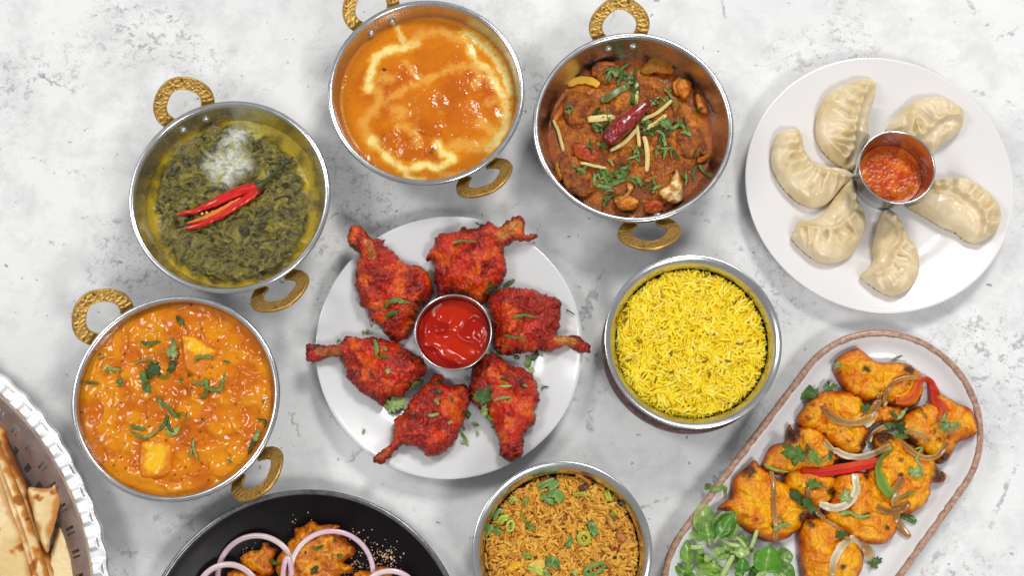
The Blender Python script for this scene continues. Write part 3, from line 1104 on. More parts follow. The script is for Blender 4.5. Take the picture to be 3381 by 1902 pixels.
def split_chilli():
    label = 'split fresh red chilli with dark stem lying on the spinach'
    M = Mat('red_chilli_skin')
    M.p(Base_Color=M.ramp(M.noise(0.006, 4), [(0.3, S(190, 12, 6)), (0.7, S(222, 34, 12))]), Roughness=0.25, Coat_Weight=0.4, Coat_Roughness=0.08)
    MI = plain('chilli_flesh', S(226, 120, 36), 0.4, coat=0.2, vary=0.2, vsize=0.003)
    MS = plain('chilli_stem_green', S(58, 66, 22), 0.5, vary=0.3, vsize=0.004)
    up = drape(zS([(822, 705), (720, 732), (610, 775), (520, 818), (430, 853), (365, 865), (315, 873)]), 0.0035, 0.036, 0, 8, 14)
    lo = drape(zS([(820, 708), (770, 760), (690, 812), (600, 868), (520, 910), (430, 945), (360, 958)]), 0.0035, 0.036, 0, 8, 14)
    base = up[0]
    t = thing('split_chilli', label, 'chilli', tuple(base))
    n = len(up)
    u = np.linspace(0, 1, n)
    w1 = np.interp(u, [0, 0.12, 0.4, 0.6, 0.8, 1], [0.0080, 0.0092, 0.0080, 0.0050, 0.0034, 0.0010])
    a = ribbon('chilli_half', up - base, w1, w1 * 0.72, M.m, t, (0.9, 0.5), sq=2.0, m=14)
    w2 = np.interp(u, [0, 0.12, 0.4, 0.6, 0.85, 1], [0.0070, 0.0080, 0.0068, 0.0060, 0.0042, 0.0012])
    b = ribbon('chilli_half', lo - base, w2, w2 * 0.7, M.m, t, (0.9, 0.5), sq=2.0, m=14)
    mid = (up * 0.28 + lo * 0.72) * 1.0
    inn = mid[int(n * 0.25):int(n * 0.9)] - base + np.array([0, 0, 0.0012])
    fl = ribbon('cut_flesh', inn, np.interp(np.linspace(0, 1, len(inn)), [0, .5, 1], [0.0025, 0.0045, 0.0015]), 0.0035, MI, t, (0.3, 0.3), sq=2.0)
    st = spline([zS([(835, 690)])[0], zS([(880, 650)])[0], zS([(960, 580)])[0], zS([(1018, 533)])[0]], 6)
    st3 = np.array([P(a_, b_, 0.040 - 0.003 * i / len(st)) for i, (a_, b_) in enumerate(st)])
    ribbon('stem', st3 - base, np.interp(np.linspace(0, 1, len(st3)), [0, 0.15, 1], [0.0046, 0.0028, 0.0022]), 0.0022, MS, t, (1, 0.7), sq=2.0, m=8)
    cp = np.array([P(*zS([(806, 712)])[0], 0.0395), P(*zS([(824, 700)])[0], 0.0398), P(*zS([(842, 684)])[0], 0.0398)])
    ribbon('calyx', spline(cp, 4) - base, np.linspace(0.0098, 0.0030, 9), np.linspace(0.0075, 0.0025, 9), MS, t, (0.9, 0.8), sq=2.0)
    # seeds in the slit
    MSd = plain('chilli_seed', S(222, 190, 110), 0.5)
    v, f = lathe([(0.0, 0.05), (0.09, 0.03), (0.12, 0.0), (0.09, -0.03), (0.0, -0.05)], 8)
    me = mesh_data('seed', v, f[:, ::-1], MSd)
    for (sx, sy) in [(700, 782), (655, 818), (625, 838), (690, 795), (540, 856), (505, 862), (478, 868)]:
        p = P(*zS([(sx, sy)])[0], 0.0385)
        s = link('seed', me, fl)
        s.location = tuple(p - base - np.array(fl.location))
split_chilli()

# ================================================================== smooth orange curry with cream
def cream_curry():
    z0, c = 0.0335, KC_B
    R = kadai_r(z0) * ks_b + 0.0008
    pa = Patch(circle_pts(c, R), 0.00068)
    x, y, d = pa.x, pa.y, pa.d
    def ln(pts, w, soft, amp=0.0028, seed=0.0):
        q, _, _ = polydist(x, y, spline(local(zB, pts, z0), 5))
        return smooth(w + soft, max(w - soft, 0), q + amp * fbm(x, y, 0.008, 4, 0.6, seed) + amp * 0.22 * fbm(x, y, 0.003, 3, 0.6, seed + 3))
    cream = np.zeros(len(x))
    pale = np.zeros(len(x))
    for i, (pts, w) in enumerate([
        ([(700, 315), (600, 340), (500, 360), (430, 390), (390, 440), (370, 500), (350, 570), (330, 640)], 0.0042),
        ([(1050, 240), (1180, 330), (1290, 460), (1340, 560), (1365, 680)], 0.0030),
        ([(1345, 740), (1340, 880), (1290, 1000), (1220, 1080)], 0.0048),
        ([(1090, 370), (1130, 440), (1210, 510), (1260, 590), (1320, 690)], 0.0025),
        ([(370, 1010), (440, 1090), (520, 1170), (600, 1230), (640, 1290), (740, 1310)], 0.0030),
        ([(660, 1215), (760, 1190), (840, 1215), (920, 1170), (960, 1140), (880, 1110), (840, 1040)], 0.0034),
        ([(560, 200), (575, 250), (600, 320)], 0.0012)]):
        cream = np.maximum(cream, ln(pts, w * 0.70, 0.0048, 0.0034, 5.0 * i))
    for i, (pts, w) in enumerate([
        ([(640, 300), (740, 240), (870, 230), (960, 265), (1040, 290), (1090, 360)], 0.0036),
        ([(330, 650), (400, 640), (420, 720), (370, 800), (310, 890), (330, 960), (380, 1050)], 0.0042),
        ([(450, 745), (560, 680), (680, 610), (820, 560), (930, 500), (1050, 480), (1150, 520), (1110, 620)], 0.0020),
        ([(610, 440), (660, 510), (715, 570)], 0.0014),
        ([(440, 560), (500, 570)], 0.005),
        ([(520, 790), (600, 810), (560, 850)], 0.004),
        ([(560, 920), (640, 930), (690, 980), (700, 1040)], 0.0030),
        ([(900, 1080), (1040, 1050), (1180, 1060), (1260, 980), (1180, 900)], 0.0050),
        ([(1220, 560), (1290, 640), (1310, 700), (1210, 750)], 0.0032),
        ([(880, 1270), (1100, 1260), (1180, 1210)], 0.0024)]):
        pale = np.maximum(pale, ln(pts, w * 0.95, 0.0034, 0.0044, 50 + 5.0 * i))
    big = fbm(x, y, 0.030, 3, 0.5, 3.0)
    base = mixc(S(192, 94, 0), S(212, 122, 0), smooth(-0.5, 0.5, big + 0.8 * smooth(0.018, 0.0, d)))
    # pieces of chicken just under the surface
    lumps = np.zeros(len(x))
    for (lx, ly, rx, ry, hh) in [(500, 1000, 75, 95, 1.0), (640, 1060, 100, 110, 1.0), (800, 1090, 60, 80, 1.0), (790, 930, 110, 55, .8),
                                 (560, 560, 150, 120, .55), (900, 380, 220, 130, .4), (780, 760, 150, 140, .8), (1010, 850, 150, 150, .8),
                                 (1020, 620, 230, 120, .6), (1250, 840, 70, 80, .7)]:
        pc = local(zB, [(lx, ly), (lx + rx, ly), (lx, ly + ry)], z0)
        ax_, ay_ = pc[1][0] - pc[0][0], pc[0][1] - pc[2][1]
        q = ((x - pc[0][0]) / ax_) ** 2 + ((y - pc[0][1]) / ay_) ** 2
        lumps = np.maximum(lumps, hh * np.clip(1 - q + 0.35 * fbm(x, y, 0.008, 3, 0.5, 71.0), 0, 1) ** 0.6)
    deep = smooth(0.15, 0.9, lumps)
    base = mixc(base, S(186, 84, 0), deep * 0.4)
    col = mixc(base, S(230, 166, 66), pale * 0.72)
    brk = 0.6 + 0.4 * smooth(-0.4, 0.2, fbm(x, y, 0.014, 3, 0.5, 91.0))
    col = mixc(col, mixc(S(240, 190, 40), S(246, 222, 140), smooth(0.3, 0.9, cream)), cream * brk)
    # dark flecks
    f1, v1 = worley(x, y, 0.0065, 2)
    col = mixc(col, S(120, 50, 8), smooth(0.12, 0.06, f1) * (v1 > 0.8) * 0.6)
    for (bx, by, rr, k_) in [(460, 508, 18, .9), (455, 500, 14, .9), (820, 1085, 26, .8), (800, 1110, 20, .6)]:
        pc = local(zB, [(bx, by), (bx + rr, by)], z0)
        q = np.hypot(x - pc[0][0], (y - pc[0][1]) * 1.5) / (pc[1][0] - pc[0][0])
        col = mixc(col, S(70, 24, 6), smooth(1.2, 0.4, q + 0.3 * fbm(x, y, 0.002, 3, 0.5, 9.0)) * k_)
    ripple = fbm(x, y, 0.006, 3, 0.5, 14.0)
    fine = fbm(x, y, 0.0018, 3, 0.6, 24.0)
    zone = smooth(-0.25, 0.4, fbm(x, y, 0.025, 2, 0.5, 33.0) + 0.7 * lumps - 0.2)
    h = z0 + 0.0024 * lumps + zone * (0.0006 * ripple + 0.00026 * fine) + 0.0003 * big + 0.0001 * cream
    h = h + 0.0006 * smooth(0.004, 0.0, d)
    ro = 0.17 + 0.08 * pale
    col = np.concatenate([col, ro[:, None]], 1)
    m = food('cream_curry_sauce', 0.25, 0.1, 0.08, 0.0, (0.003, 0.0012, 0.0004), ((0.0018, 0.16, 0.0005),), 0.06, 0.004, use_alpha=True, spec=0.4)
    o = pa.build('cream_curry', h, None, m, col, loc=(c[0], c[1], z0))
    tag(o, 'smooth orange curry with pale cream swirled round it', 'curry')
cream_curry()

# ================================================================== chunky orange curry, filled to the brim
def paneer_curry():
    z0, c = 0.0425, KC_P
    R = kadai_r(z0) * ks_p + 0.0008
    pa = Patch(circle_pts(c, R), 0.00072)
    x, y, d = pa.x, pa.y, pa.d
    wx, wy = x + 0.003 * fbm(x, y, 0.01, 2, 0.5, 1.0), y + 0.003 * fbm(x, y, 0.01, 2, 0.5, 7.0)
    b1 = fbm(wx, wy, 0.019, 3, 0.45, 2.0)
    b2 = fbm(wx, wy, 0.0105, 2, 0.4, 12.0)
    rid = 1 - np.abs(fbm(wx, wy, 0.017, 2, 0.45, 18.0)) * 2.2
    inner = smooth(0.0, 0.010, d)
    h = z0 + inner * (0.0020 * b1 + 0.0014 * b2 + 0.0016 * np.maximum(rid, -0.3) + 0.00012 * fbm(x, y, 0.004, 2, 0.5, 40.0)) + 0.0014 * smooth(0.012, 0.05, d)
    col = mixc(S(200, 104, 0), S(222, 138, 0), smooth(-0.4, 0.4, b1))
    red = smooth(0.1, 0.6, fbm(x, y, 0.02, 4, 0.55, 55.0) - 0.5 * smooth(0.03, 0.06, np.hypot(x - c[0], y - c[1])) + 0.12)
    col = mixc(col, S(164, 76, 0), red * 0.55)
    f1, v1 = worley(x, y, 0.0052, 4)
    col = mixc(col, S(84, 46, 8), smooth(0.16, 0.08, f1) * (v1 > 0.82) * 0.7)
    f2, v2 = worley(x, y, 0.0098, 9)
    col = mixc(col, S(110, 34, 8), smooth(0.16, 0.06, f2) * (v2 > 0.8) * 0.8)
    ro = 0.15 + 0.06 * smooth(-0.3, 0.3, b2)
    col = np.concatenate([col, ro[:, None]], 1)
    m = food('brim_curry_sauce', 0.22, 0.15, 0.06, 0.0, (0.003, 0.0012, 0.0004), ((0.003, 0.12, 0.0005),), 0.08, 0.003, use_alpha=True, spec=0.38)
    o = pa.build('cheese_curry', h, None, m, col, loc=(c[0], c[1], z0))
    tag(o, 'chunky glossy orange curry with cheese cubes and chopped coriander', 'curry')
paneer_curry()

M_PANEER = food('sauced_fresh_cheese', 0.35, 0.35, 0.12, 0.2, bump=((0.002, 0.25, 0.0006),), vary=0.12, vsize=0.003)
def paneer(outline, top_poly, label, hgt):
    z0 = 0.0415
    pa = Patch(ragged(local(zP, outline, 0.046), 0.0016, 0.009, hgt * 1000, 5), 0.0006)
    x, y, d = pa.x, pa.y, pa.d
    h = z0 + hgt * (1 - (1 - np.clip(d / 0.004, 0, 1)) ** 2.4) + 0.0005 * fbm(x, y, 0.006, 3, 0.5, 5.0)
    q = Patch.__new__(Patch)
    tp = local(zP, top_poly, 0.047)
    cen = tp.mean(0)
    dd, _, _ = polydist(x, y, np.concatenate([tp, tp[:1]]))
    from math import pi
    ins = np.zeros(len(x), bool)
    for k in range(len(tp)):
        a, b = tp[k], tp[(k + 1) % len(tp)]
        ins ^= ((a[1] > y) != (b[1] > y)) & (x < a[0] + (y - a[1]) / (b[1] - a[1] + 1e-12) * (b[0] - a[0]))
    sd = np.where(ins, dd, -dd)
    col = mixc(S(214, 122, 4), S(240, 184, 6), smooth(-0.002, 0.004, sd + 0.0045 * fbm(x, y, 0.007, 4, 0.6, 8.0)))
    col = mixc(col, S(246, 222, 90), smooth(0.25, 0.7, fbm(x, y, 0.009, 3, 0.5, 61.0)) * smooth(0.002, 0.006, sd) * 0.6)
    o = pa.build('cheese_cube', h, None if False else np.full(len(x), z0 - 0.006) * (d > 0) + h * (d <= 0), M_PANEER, col)
    tag(o, label, 'cheese', 'fresh cheese cubes in the orange curry')
paneer([(785, 350), (850, 345), (940, 390), (1025, 450), (1020, 500), (985, 560), (920, 635), (850, 600), (800, 540), (790, 440)],
       [(800, 365), (850, 355), (1000, 450), (985, 480), (880, 490), (830, 430)], 'smaller yellow cheese cube under a coriander strip', 0.0055)
paneer([(530, 1030), (600, 1005), (700, 1010), (745, 1050), (750, 1150), (725, 1230), (650, 1265), (560, 1270), (525, 1220), (520, 1120)],
       [(560, 1050), (680, 1030), (715, 1070), (700, 1170), (650, 1225), (570, 1230)], 'larger yellow cheese cube near the lower edge of the curry', 0.0048)

def anchored(x, y, anchors):
    return min(anchors, key=lambda a: (a[0] - x) ** 2 + (a[1] - y) ** 2)[2]
AN_P = [(790, 262, 'at the top edge'), (610, 410, 'above the leaf cluster'), (370, 570, 'in the upper left'), (235, 660, 'at the left edge'), (945, 495, 'lying on the smaller cheese cube'),
        (970, 670, 'forked, below the smaller cheese cube'), (690, 615, 'beside the upper leaf'), (700, 800, 'bent, in the middle'), (690, 900, 'in the knot above the larger cube'),
        (530, 940, 'flat, left above the larger cube'), (560, 995, 'curved, just above the larger cube'), (750, 960, 'right part of the knot above the larger cube'), (880, 1080, 'thin, right of the larger cube'),
        (1240, 1050, 'at the lower right edge'), (1300, 920, 'at the right edge'), (1085, 525, 'short, in the upper right'), (1315, 772, 'tiny, at the far right'), (1100, 1150, 'by the lower right rim'),
        (415, 655, 'small, left of the middle'), (300, 492, 'near the rivets'), (580, 515, 'thread left of the leaf cluster'), (935, 890, 'crumb right of the middle'), (820, 640, 'crumb below the smaller cube')]
AN_K = [(520, 430, 'in the tuft near the rivets'), (640, 490, 'around the upright ginger stick'), (430, 640, 'left of the widest ginger slice'), (455, 715, 'under the widest ginger slice'), (730, 745, 'right of the dried chilli'),
        (820, 725, 'far right of the dried chilli'), (815, 850, 'hanging below the right tuft'), (650, 890, 'beside the long upright ginger stick'), (470, 1010, 'in the tangle at the lower left'), (550, 1010, 'at the right of the lower tangle'),
        (470, 1120, 'below the lower tangle'), (690, 1040, 'near the small onion curl'), (740, 1090, 'left of the pale onion petal'), (380, 850, 'on the red tomato piece'), (820, 515, 'above the green pepper curl'), (245, 635, 'at the left edge'),
        (930, 760, 'at the right of the curry'), (450, 835, 'at the thick end of the dried chilli'), (590, 960, 'below the dried chilli'), (320, 1000, 'on the lower left meat chunk'), (1000, 630, 'on the far right edge'), (1020, 885, 'by the onion scrap'),
        (930, 1040, 'on the pale onion petal'), (980, 995, 'near the lower right wall'), (770, 590, 'at the thin end of the dried chilli'), (630, 310, 'at the top edge'), (400, 350, 'by the upper left wall'), (860, 880, 'in the lower right')]
G = 'coriander scattered on the cheese curry'
L1, L2 = 'thin green shred of coriander on the orange cheese curry', 'green coriander leaf piece on the orange cheese curry'
for (pts, w) in [([(770, 235), (790, 262), (815, 292)], 24), ([(545, 395), (590, 410), (670, 395)], 18), ([(575, 430), (610, 415)], 16),
                 ([(315, 590), (360, 570), (430, 580)], 16), ([(320, 555), (370, 560)], 12), ([(190, 658), (240, 660), (285, 660)], 14),
                 ([(885, 520), (910, 495), (960, 492), (1010, 500)], 18), ([(870, 650), (930, 665), (955, 640), (965, 690), (1040, 705), (1060, 650), (1080, 590)], 22),
                 ([(960, 690), (950, 735), (915, 750)], 18), ([(650, 600), (690, 625), (720, 605)], 14), ([(655, 745), (670, 780), (720, 815), (745, 850), (790, 880)], 28),
                 ([(720, 860), (690, 920), (650, 960)], 20), ([(640, 965), (600, 995), (550, 1000), (480, 965)], 18), ([(480, 930), (530, 945), (580, 950)], 26),
                 ([(700, 960), (740, 980), (790, 930)], 26), ([(720, 900), (725, 950), (760, 975)], 22), ([(770, 860), (800, 850)], 14), ([(835, 840), (830, 895)], 10),
                 ([(880, 1010), (870, 1070), (850, 1130)], 12), ([(870, 1060), (890, 1110), (900, 1150)], 12), ([(1265, 970), (1300, 960)], 22),
                 ([(1260, 1000), (1245, 1050), (1220, 1110)], 20), ([(1275, 890), (1330, 895), (1320, 940)], 12), ([(395, 640), (415, 660), (430, 650)], 26),
                 ([(1060, 520), (1110, 530)], 10), ([(930, 880), (935, 895)], 16), ([(1310, 770), (1325, 775)], 20), ([(840, 605), (855, 615)], 22),
                 ([(800, 625), (790, 660)], 14), ([(1080, 1140), (1115, 1155)], 12), ([(500, 540), (580, 510), (650, 520)], 9), ([(280, 495), (315, 490)], 12)]:
    shred(zP, pts, w, 'green coriander shred ' + anchored(*pts[len(pts) // 2], AN_P) + ' of the cheese curry', G, z=0.047)
for (x_, y_, s_, a_, l_) in [(740, 470, 62, 1.2, 'largest, left of the smaller cube'), (745, 535, 48, -1.7, 'tail below the largest leaf'), (600, 590, 58, 0.5, 'at the top of the left cluster'), (575, 640, 45, 2.0, 'in the middle of the left cluster'), (580, 690, 34, -0.6, 'at the foot of the left cluster'), (420, 655, 26, 2.0, 'lone small one at the left'), (1265, 1010, 34, 1.0, 'by the lower right wall')]:
    leaf(zP, x_, y_, s_, a_, 'coriander leaf ' + l_ + ' of the cheese curry', G, z=0.047, dark=0.85)

# ================================================================== brown curry with chilli, ginger and peppers
def brown_curry():
    z0, c = 0.0235, KC_K
    cc = c + np.array([-0.001, 0.0])
    R = kadai_r(z0) * ks_k + 0.0008
    pa = Patch(circle_pts(c, R), 0.00066)
    x, y, d = pa.x, pa.y, pa.d
    mound = smooth(0.0, 0.034, d)
    wx, wy = x + 0.004 * fbm(x, y, 0.014, 2, 0.5, 1.0), y + 0.004 * fbm(x, y, 0.014, 2, 0.5, 7.0)
    b1 = fbm(wx, wy, 0.020, 3, 0.5, 2.0)
    f1, v1 = worley(wx, wy, 0.016, 3)
    h = z0 + mound * (0.0052 + 0.0028 * b1 + 0.003 * (0.6 - f1) + 0.0020 * fbm(x, y, 0.0055, 3, 0.6, 12.0) + 0.0011 * fbm(x, y, 0.0018, 3, 0.6, 22.0))
    col = mixc(S(142, 66, 0), S(186, 106, 0), smooth(-0.3, 0.4, b1))
    col = mixc(col, S(104, 38, 0), smooth(0.0, 0.5, fbm(x, y, 0.014, 4, 0.55, 31.0)) * 0.75)
    col = mixc(col, S(214, 128, 6), smooth(0.15, 0.5, fbm(x, y, 0.011, 4, 0.55, 41.0)) * 0.8)
    col = mixc(col, S(168, 44, 0), smooth(0.44, 0.64, fbm(x, y, 0.010, 3, 0.55, 51.0)) * 0.8)
    col = mixc(col, S(176, 84, 6), smooth(0.010, 0.001, d) * 0.8)
    f2, v2 = worley(x, y, 0.0045, 6)
    col = mixc(col, S(62, 46, 14), smooth(0.17, 0.08, f2) * (v2 > 0.6) * 0.8)
    ro = 0.17 - 0.06 * smooth(0.012, 0.0, d) + 0.03 * b1
    col = np.concatenate([col, np.clip(ro, 0.1, 1)[:, None]], 1)
    m = food('brown_gravy', 0.3, 0.1, 0.1, 0.0, bump=((0.0014, 0.8, 0.0011),), vary=0.4, vsize=0.003, use_alpha=True, spec=0.32)
    o = pa.build('brown_curry', h, None, m, col, loc=(c[0], c[1], z0))
    tag(o, 'rough brown curry with peppers, ginger sticks and a dried chilli', 'curry')
    return m
M_GRAVY = brown_curry()

def blob(zf, outline, zz, cap, flat, mat, colf, name, label, cat, group=None, rag=0.0, ragsize=0.006, s=0.0006, z0f=None, lift=0.3,
         disp=(), seed=0.0, dil=0.01, outz=None, k=5):
    """a solid rounded piece over a traced outline"""
    poly = local(zf, outline, zz if outz is None else outz)
    if mat.name.startswith('sauced_veg'):
        rag = 0.0012
    poly = ragged(poly, rag, ragsize, seed, k) if rag else spline(poly, k, True)
    pa = Patch(poly, s)
    x, y, d = pa.x, pa.y, pa.d
    dm = pa.dome(dil, cap)
    base = z0f(x, y) if z0f is not None else np.full(len(x), zz)
    if z0f is not None:
        base = base.copy()
    top = base + dm.max() * flat * lift + dm * flat
    bot = np.maximum(base, base + dm.max() * flat * lift - dm * flat * 0.6)
    dp = np.zeros(len(x))
    for (amp, size, octv, sd) in disp:
        dp = dp + amp * fbm(x, y, size, octv, 0.58, sd + seed)
    if mat.name.startswith('sauced_veg'):
        dp = dp + 0.0011 * fbm(x, y, 0.006, 4, 0.58, seed + 77)
    fade = smooth(0, 0.0015, d)
    col = colf(x, y, d, dm / max(dm.max(), 1e-6), dp)
    o = pa.build(name, top, np.where(d <= 0, top, bot), mat, col, disp=dp * fade)
    return tag(o, label, cat, group)

def gravy_col(seed):
    def f(x, y, d, t, dp):
        c = mixc(S(132, 60, 0), S(178, 98, 0), smooth(-0.3, 0.5, fbm(x, y, 0.008, 4, 0.55, seed)))
        c = mixc(c, S(84, 32, 2), smooth(0.1, 0.5, fbm(x, y, 0.006, 3, 0.55, seed + 9)) * 0.6)
        return np.concatenate([c, np.full((len(x), 1), 0.22)], 1)
    return f
lump_d = ((0.0026, 0.008, 4, 2.0), (0.0013, 0.0024, 3, 5.0))
for i, (ol, lab) in enumerate([
    ([(235, 560), (290, 520), (370, 530), (420, 590), (430, 680), (390, 750), (320, 760), (260, 720), (225, 640)], 'large gravy coated meat chunk under the yellow onion arc'),
    ([(210, 900), (270, 880), (330, 910), (400, 990), (420, 1080), (360, 1130), (280, 1110), (220, 1040), (195, 970)], 'gravy coated meat chunk left of the coriander tangle'),
    ([(420, 350), (490, 345), (560, 380), (570, 440), (500, 480), (420, 450), (395, 400)], 'gravy coated meat chunk at the upper left of the brown curry'),
    ([(880, 740), (960, 720), (1030, 770), (1040, 860), (980, 910), (900, 890), (860, 820)], 'gravy coated meat chunk at the right of the brown curry'),
    ([(520, 860), (600, 830), (690, 860), (720, 930), (660, 990), (560, 970), (500, 920)], 'gravy coated meat chunk just below the dried chilli'),
    ([(640, 500), (720, 480), (790, 520), (780, 590), (700, 610), (640, 570)], 'gravy coated meat chunk above the dried chilli')]):
    blob(zK, ol, 0.0255, 0.011, 0.42, M_GRAVY, gravy_col(3.0 * i), 'meat_chunk', lab, 'meat', 'meat chunks in the brown curry', 0.0032, 0.010, disp=lump_d, seed=i * 3.1, outz=0.031)

M_VEG = food('sauced_vegetable', 0.36, 0.0, 0.08, 0.1, (0.002, 0.0015, 0.0005), ((0.003, 0.2, 0.0006),), 0.12, 0.004)
def veg_col(a, b, seed=0.0, size=0.008, sauce=True):
    def f(x, y, d, t, dp):
        c = mixc(a, b, smooth(-0.2, 0.4, fbm(x, y, size, 4, 0.55, seed)))
        if sauce:
            sm = np.maximum(smooth(0.0035, 0.0, d + 0.003 * fbm(x, y, 0.004, 3, 0.5, seed + 5)), smooth(0.0, 0.4, fbm(x, y, 0.007, 4, 0.6, seed + 8)))
            c = mixc(c, S(156, 76, 0), sm * 0.92)
        return c
    return f
GV = 'vegetables in the brown curry'
blob(zK, [(690, 370), (740, 310), (775, 295), (800, 315), (850, 350), (865, 400), (830, 420), (760, 410), (700, 420), (670, 400)], 0.027, 0.005, 0.42, M_VEG,
     veg_col(S(172, 88, 12), S(120, 120, 22), 4.0), 'pepper_piece', 'sauced green pepper piece at the top edge of the brown curry', 'pepper', GV, 0.0006, outz=0.031)
blob(zK, [(770, 600), (790, 560), (830, 535), (880, 545), (898, 580), (890, 630), (870, 650), (855, 600), (830, 590), (790, 625), (750, 645)], 0.030, 0.005, 0.42, M_VEG,
     veg_col(S(52, 92, 24), S(84, 122, 40), 5.0), 'pepper_piece', 'shiny dark green pepper curl beside the dried chilli', 'pepper', GV, outz=0.035)
blob(zK, [(780, 1110), (800, 1080), (850, 1030), (880, 965), (910, 1030), (925, 1090), (920, 1140), (880, 1170), (820, 1150)], 0.0275, 0.005, 0.42, M_VEG,
     veg_col(S(232, 214, 160), S(206, 140, 30), 6.0, 0.006), 'onion_petal', 'pale onion petal stained with sauce near the lower right', 'onion', GV, outz=0.032)
blob(zK, [(590, 1050), (615, 1035), (632, 1060), (622, 1100), (600, 1125), (570, 1160), (530, 1165), (520, 1140), (570, 1120), (600, 1090)], 0.0285, 0.004, 0.4, M_VEG,
     veg_col(S(226, 196, 120), S(206, 130, 16), 7.0, 0.006), 'onion_petal', 'small cream onion curl near the bottom of the brown curry', 'onion', GV, outz=0.032)
blob(zK, [(900, 450), (950, 455), (972, 480), (960, 530), (930, 570), (890, 540), (870, 490)], 0.027, 0.005, 0.7, M_VEG,
     veg_col(S(208, 128, 14), S(176, 84, 12), 8.0), 'pepper_piece', 'orange stained pepper square at the upper right', 'pepper', GV, outz=0.031)
blob(zK, [(280, 830), (340, 815), (410, 840), (430, 900), (390, 930), (320, 910), (290, 880)], 0.029, 0.005, 0.38, M_VEG,
     veg_col(S(176, 36, 10), S(164, 70, 20), 9.0), 'tomato_piece', 'soft red tomato piece left of the dried chilli', 'tomato', GV, 0.001, outz=0.033)
blob(zK, [(700, 1170), (750, 1145), (800, 1160), (800, 1210), (750, 1230), (700, 1215)], 0.0255, 0.005, 0.38, M_VEG,
     veg_col(S(206, 64, 8), S(150, 60, 12), 10.0), 'tomato_piece', 'bright orange red tomato piece at the bottom edge', 'tomato', GV, 0.001, outz=0.029)
blob(zK, [(1000, 900), (1040, 890), (1070, 860), (1075, 900), (1040, 930), (1000, 930)], 0.026, 0.004, 0.8, M_VEG,
     veg_col(S(214, 140, 20), S(180, 96, 12), 11.0), 'onion_petal', 'small orange onion scrap at the right edge', 'onion', GV, outz=0.030)
blob(zK, [(165, 660), (200, 610), (235, 550), (250, 560), (235, 620), (205, 680), (180, 720)], 0.026, 0.004, 0.4, M_VEG,
     veg_col(S(206, 98, 10), S(214, 130, 40), 12.0), 'pepper_piece', 'orange pepper strip along the left edge of the brown curry', 'pepper', GV, outz=0.030)
for ol_, a_, b_, sd_, lab_, nm_, ct_ in [
    ([(520, 1130), (600, 1115), (665, 1150), (630, 1205), (550, 1195)], S(216, 140, 10), S(196, 104, 0), 31.0, 'yellow orange pepper wedge under the small onion curl', 'pepper_piece', 'pepper'),
    ([(178, 920), (212, 935), (228, 1010), (205, 1030), (180, 980)], S(196, 150, 20), S(180, 96, 0), 32.0, 'yellow onion scrap at the lower left wall', 'onion_petal', 'onion'),
    ([(1000, 520), (1045, 560), (1062, 640), (1020, 640), (995, 580)], S(206, 108, 4), S(216, 146, 40), 33.0, 'glossy orange pepper scrap at the right wall', 'pepper_piece', 'pepper'),
    ([(390, 390), (430, 345), (510, 345), (540, 375), (470, 380), (410, 430)], S(212, 124, 6), S(190, 90, 0), 34.0, 'orange pepper sliver at the upper left edge', 'pepper_piece', 'pepper'),
    ([(715, 1015), (800, 985), (870, 960), (860, 985), (790, 1020), (730, 1030)], S(220, 140, 10), S(200, 110, 0), 35.0, 'thin orange strip above the pale onion petal', 'pepper_piece', 'pepper'),
    ([(860, 470), (900, 430), (930, 470), (905, 540), (870, 530)], S(214, 134, 10), S(196, 100, 0), 36.0, 'orange onion flake beside the pepper square', 'onion_petal', 'onion')]:
    blob(zK, ol_, 0.0275, 0.004, 0.4, M_VEG, veg_col(a_, b_, sd_), nm_, lab_, ct_, GV, 0.0008, outz=0.032, seed=sd_)
o = ribbon('onion_arc', drape(zK([(252, 492), (290, 468), (340, 460), (390, 468), (432, 492)]), 0.002, 0.034), 0.0070, 0.0018, plain('turmeric_onion', S(218, 162, 30), 0.4, coat=0.1, vary=0.15, sss=0.2), taper=(0.3, 0.55), sq=5, wob=0.08)
tag(o, 'yellow curved onion slice on the brown curry', 'onion', GV)
o = ribbon('pepper_strip', drape(zK([(440, 585), (500, 552), (560, 515), (610, 498)]), 0.001, 0.034), 0.0066, 0.0022, plain('cooked_green_pepper', S(92, 100, 24), 0.4, coat=0.1, vary=0.35, vsize=0.006), taper=(0.3, 0.5), sq=5, wob=0.1)
tag(o, 'olive green pepper strip above the dried chilli', 'pepper', GV)

def dried_chilli():
    M = Mat('dried_chilli_skin')
    M.p(Base_Color=M.ramp(M.noise(0.006, 5, 0.6), [(0.3, S(84, 4, 4)), (0.55, S(146, 6, 6)), (0.8, S(180, 24, 10))]), Roughness=0.17, Coat_Weight=0.6, Coat_Roughness=0.05)
    M.bump(M.noise(0.006, 3, 0.5, 1.0), 0.8, 0.003)
    p = drape(zK([(468, 825), (500, 790), (560, 730), (630, 670), (700, 610), (745, 572)]), 0.005, 0.042, 0, 8, 20)
    n = len(p)
    p[:, 2] = np.linspace(p[0, 2], p[-1, 2], n) + 0.003
    u = np.linspace(0, 1, n)
    w = np.interp(u, [0, 0.06, 0.2, 0.45, 0.7, 0.9, 1], [0.008, 0.0118, 0.0146, 0.0146, 0.0098, 0.0042, 0.001])
    w = w * (1 + 0.05 * np.sin(u * 19) + 0.04 * np.sin(u * 31 + 1))
    o = ribbon('dried_chilli', p, w, w * 0.7, M.m, None, (0.75, 0.4), sq=2.2, m=22)
    tag(o, 'glossy dark red dried chilli lying across the brown curry', 'chilli')
dried_chilli()
GG = 'ginger sticks on the brown curry'
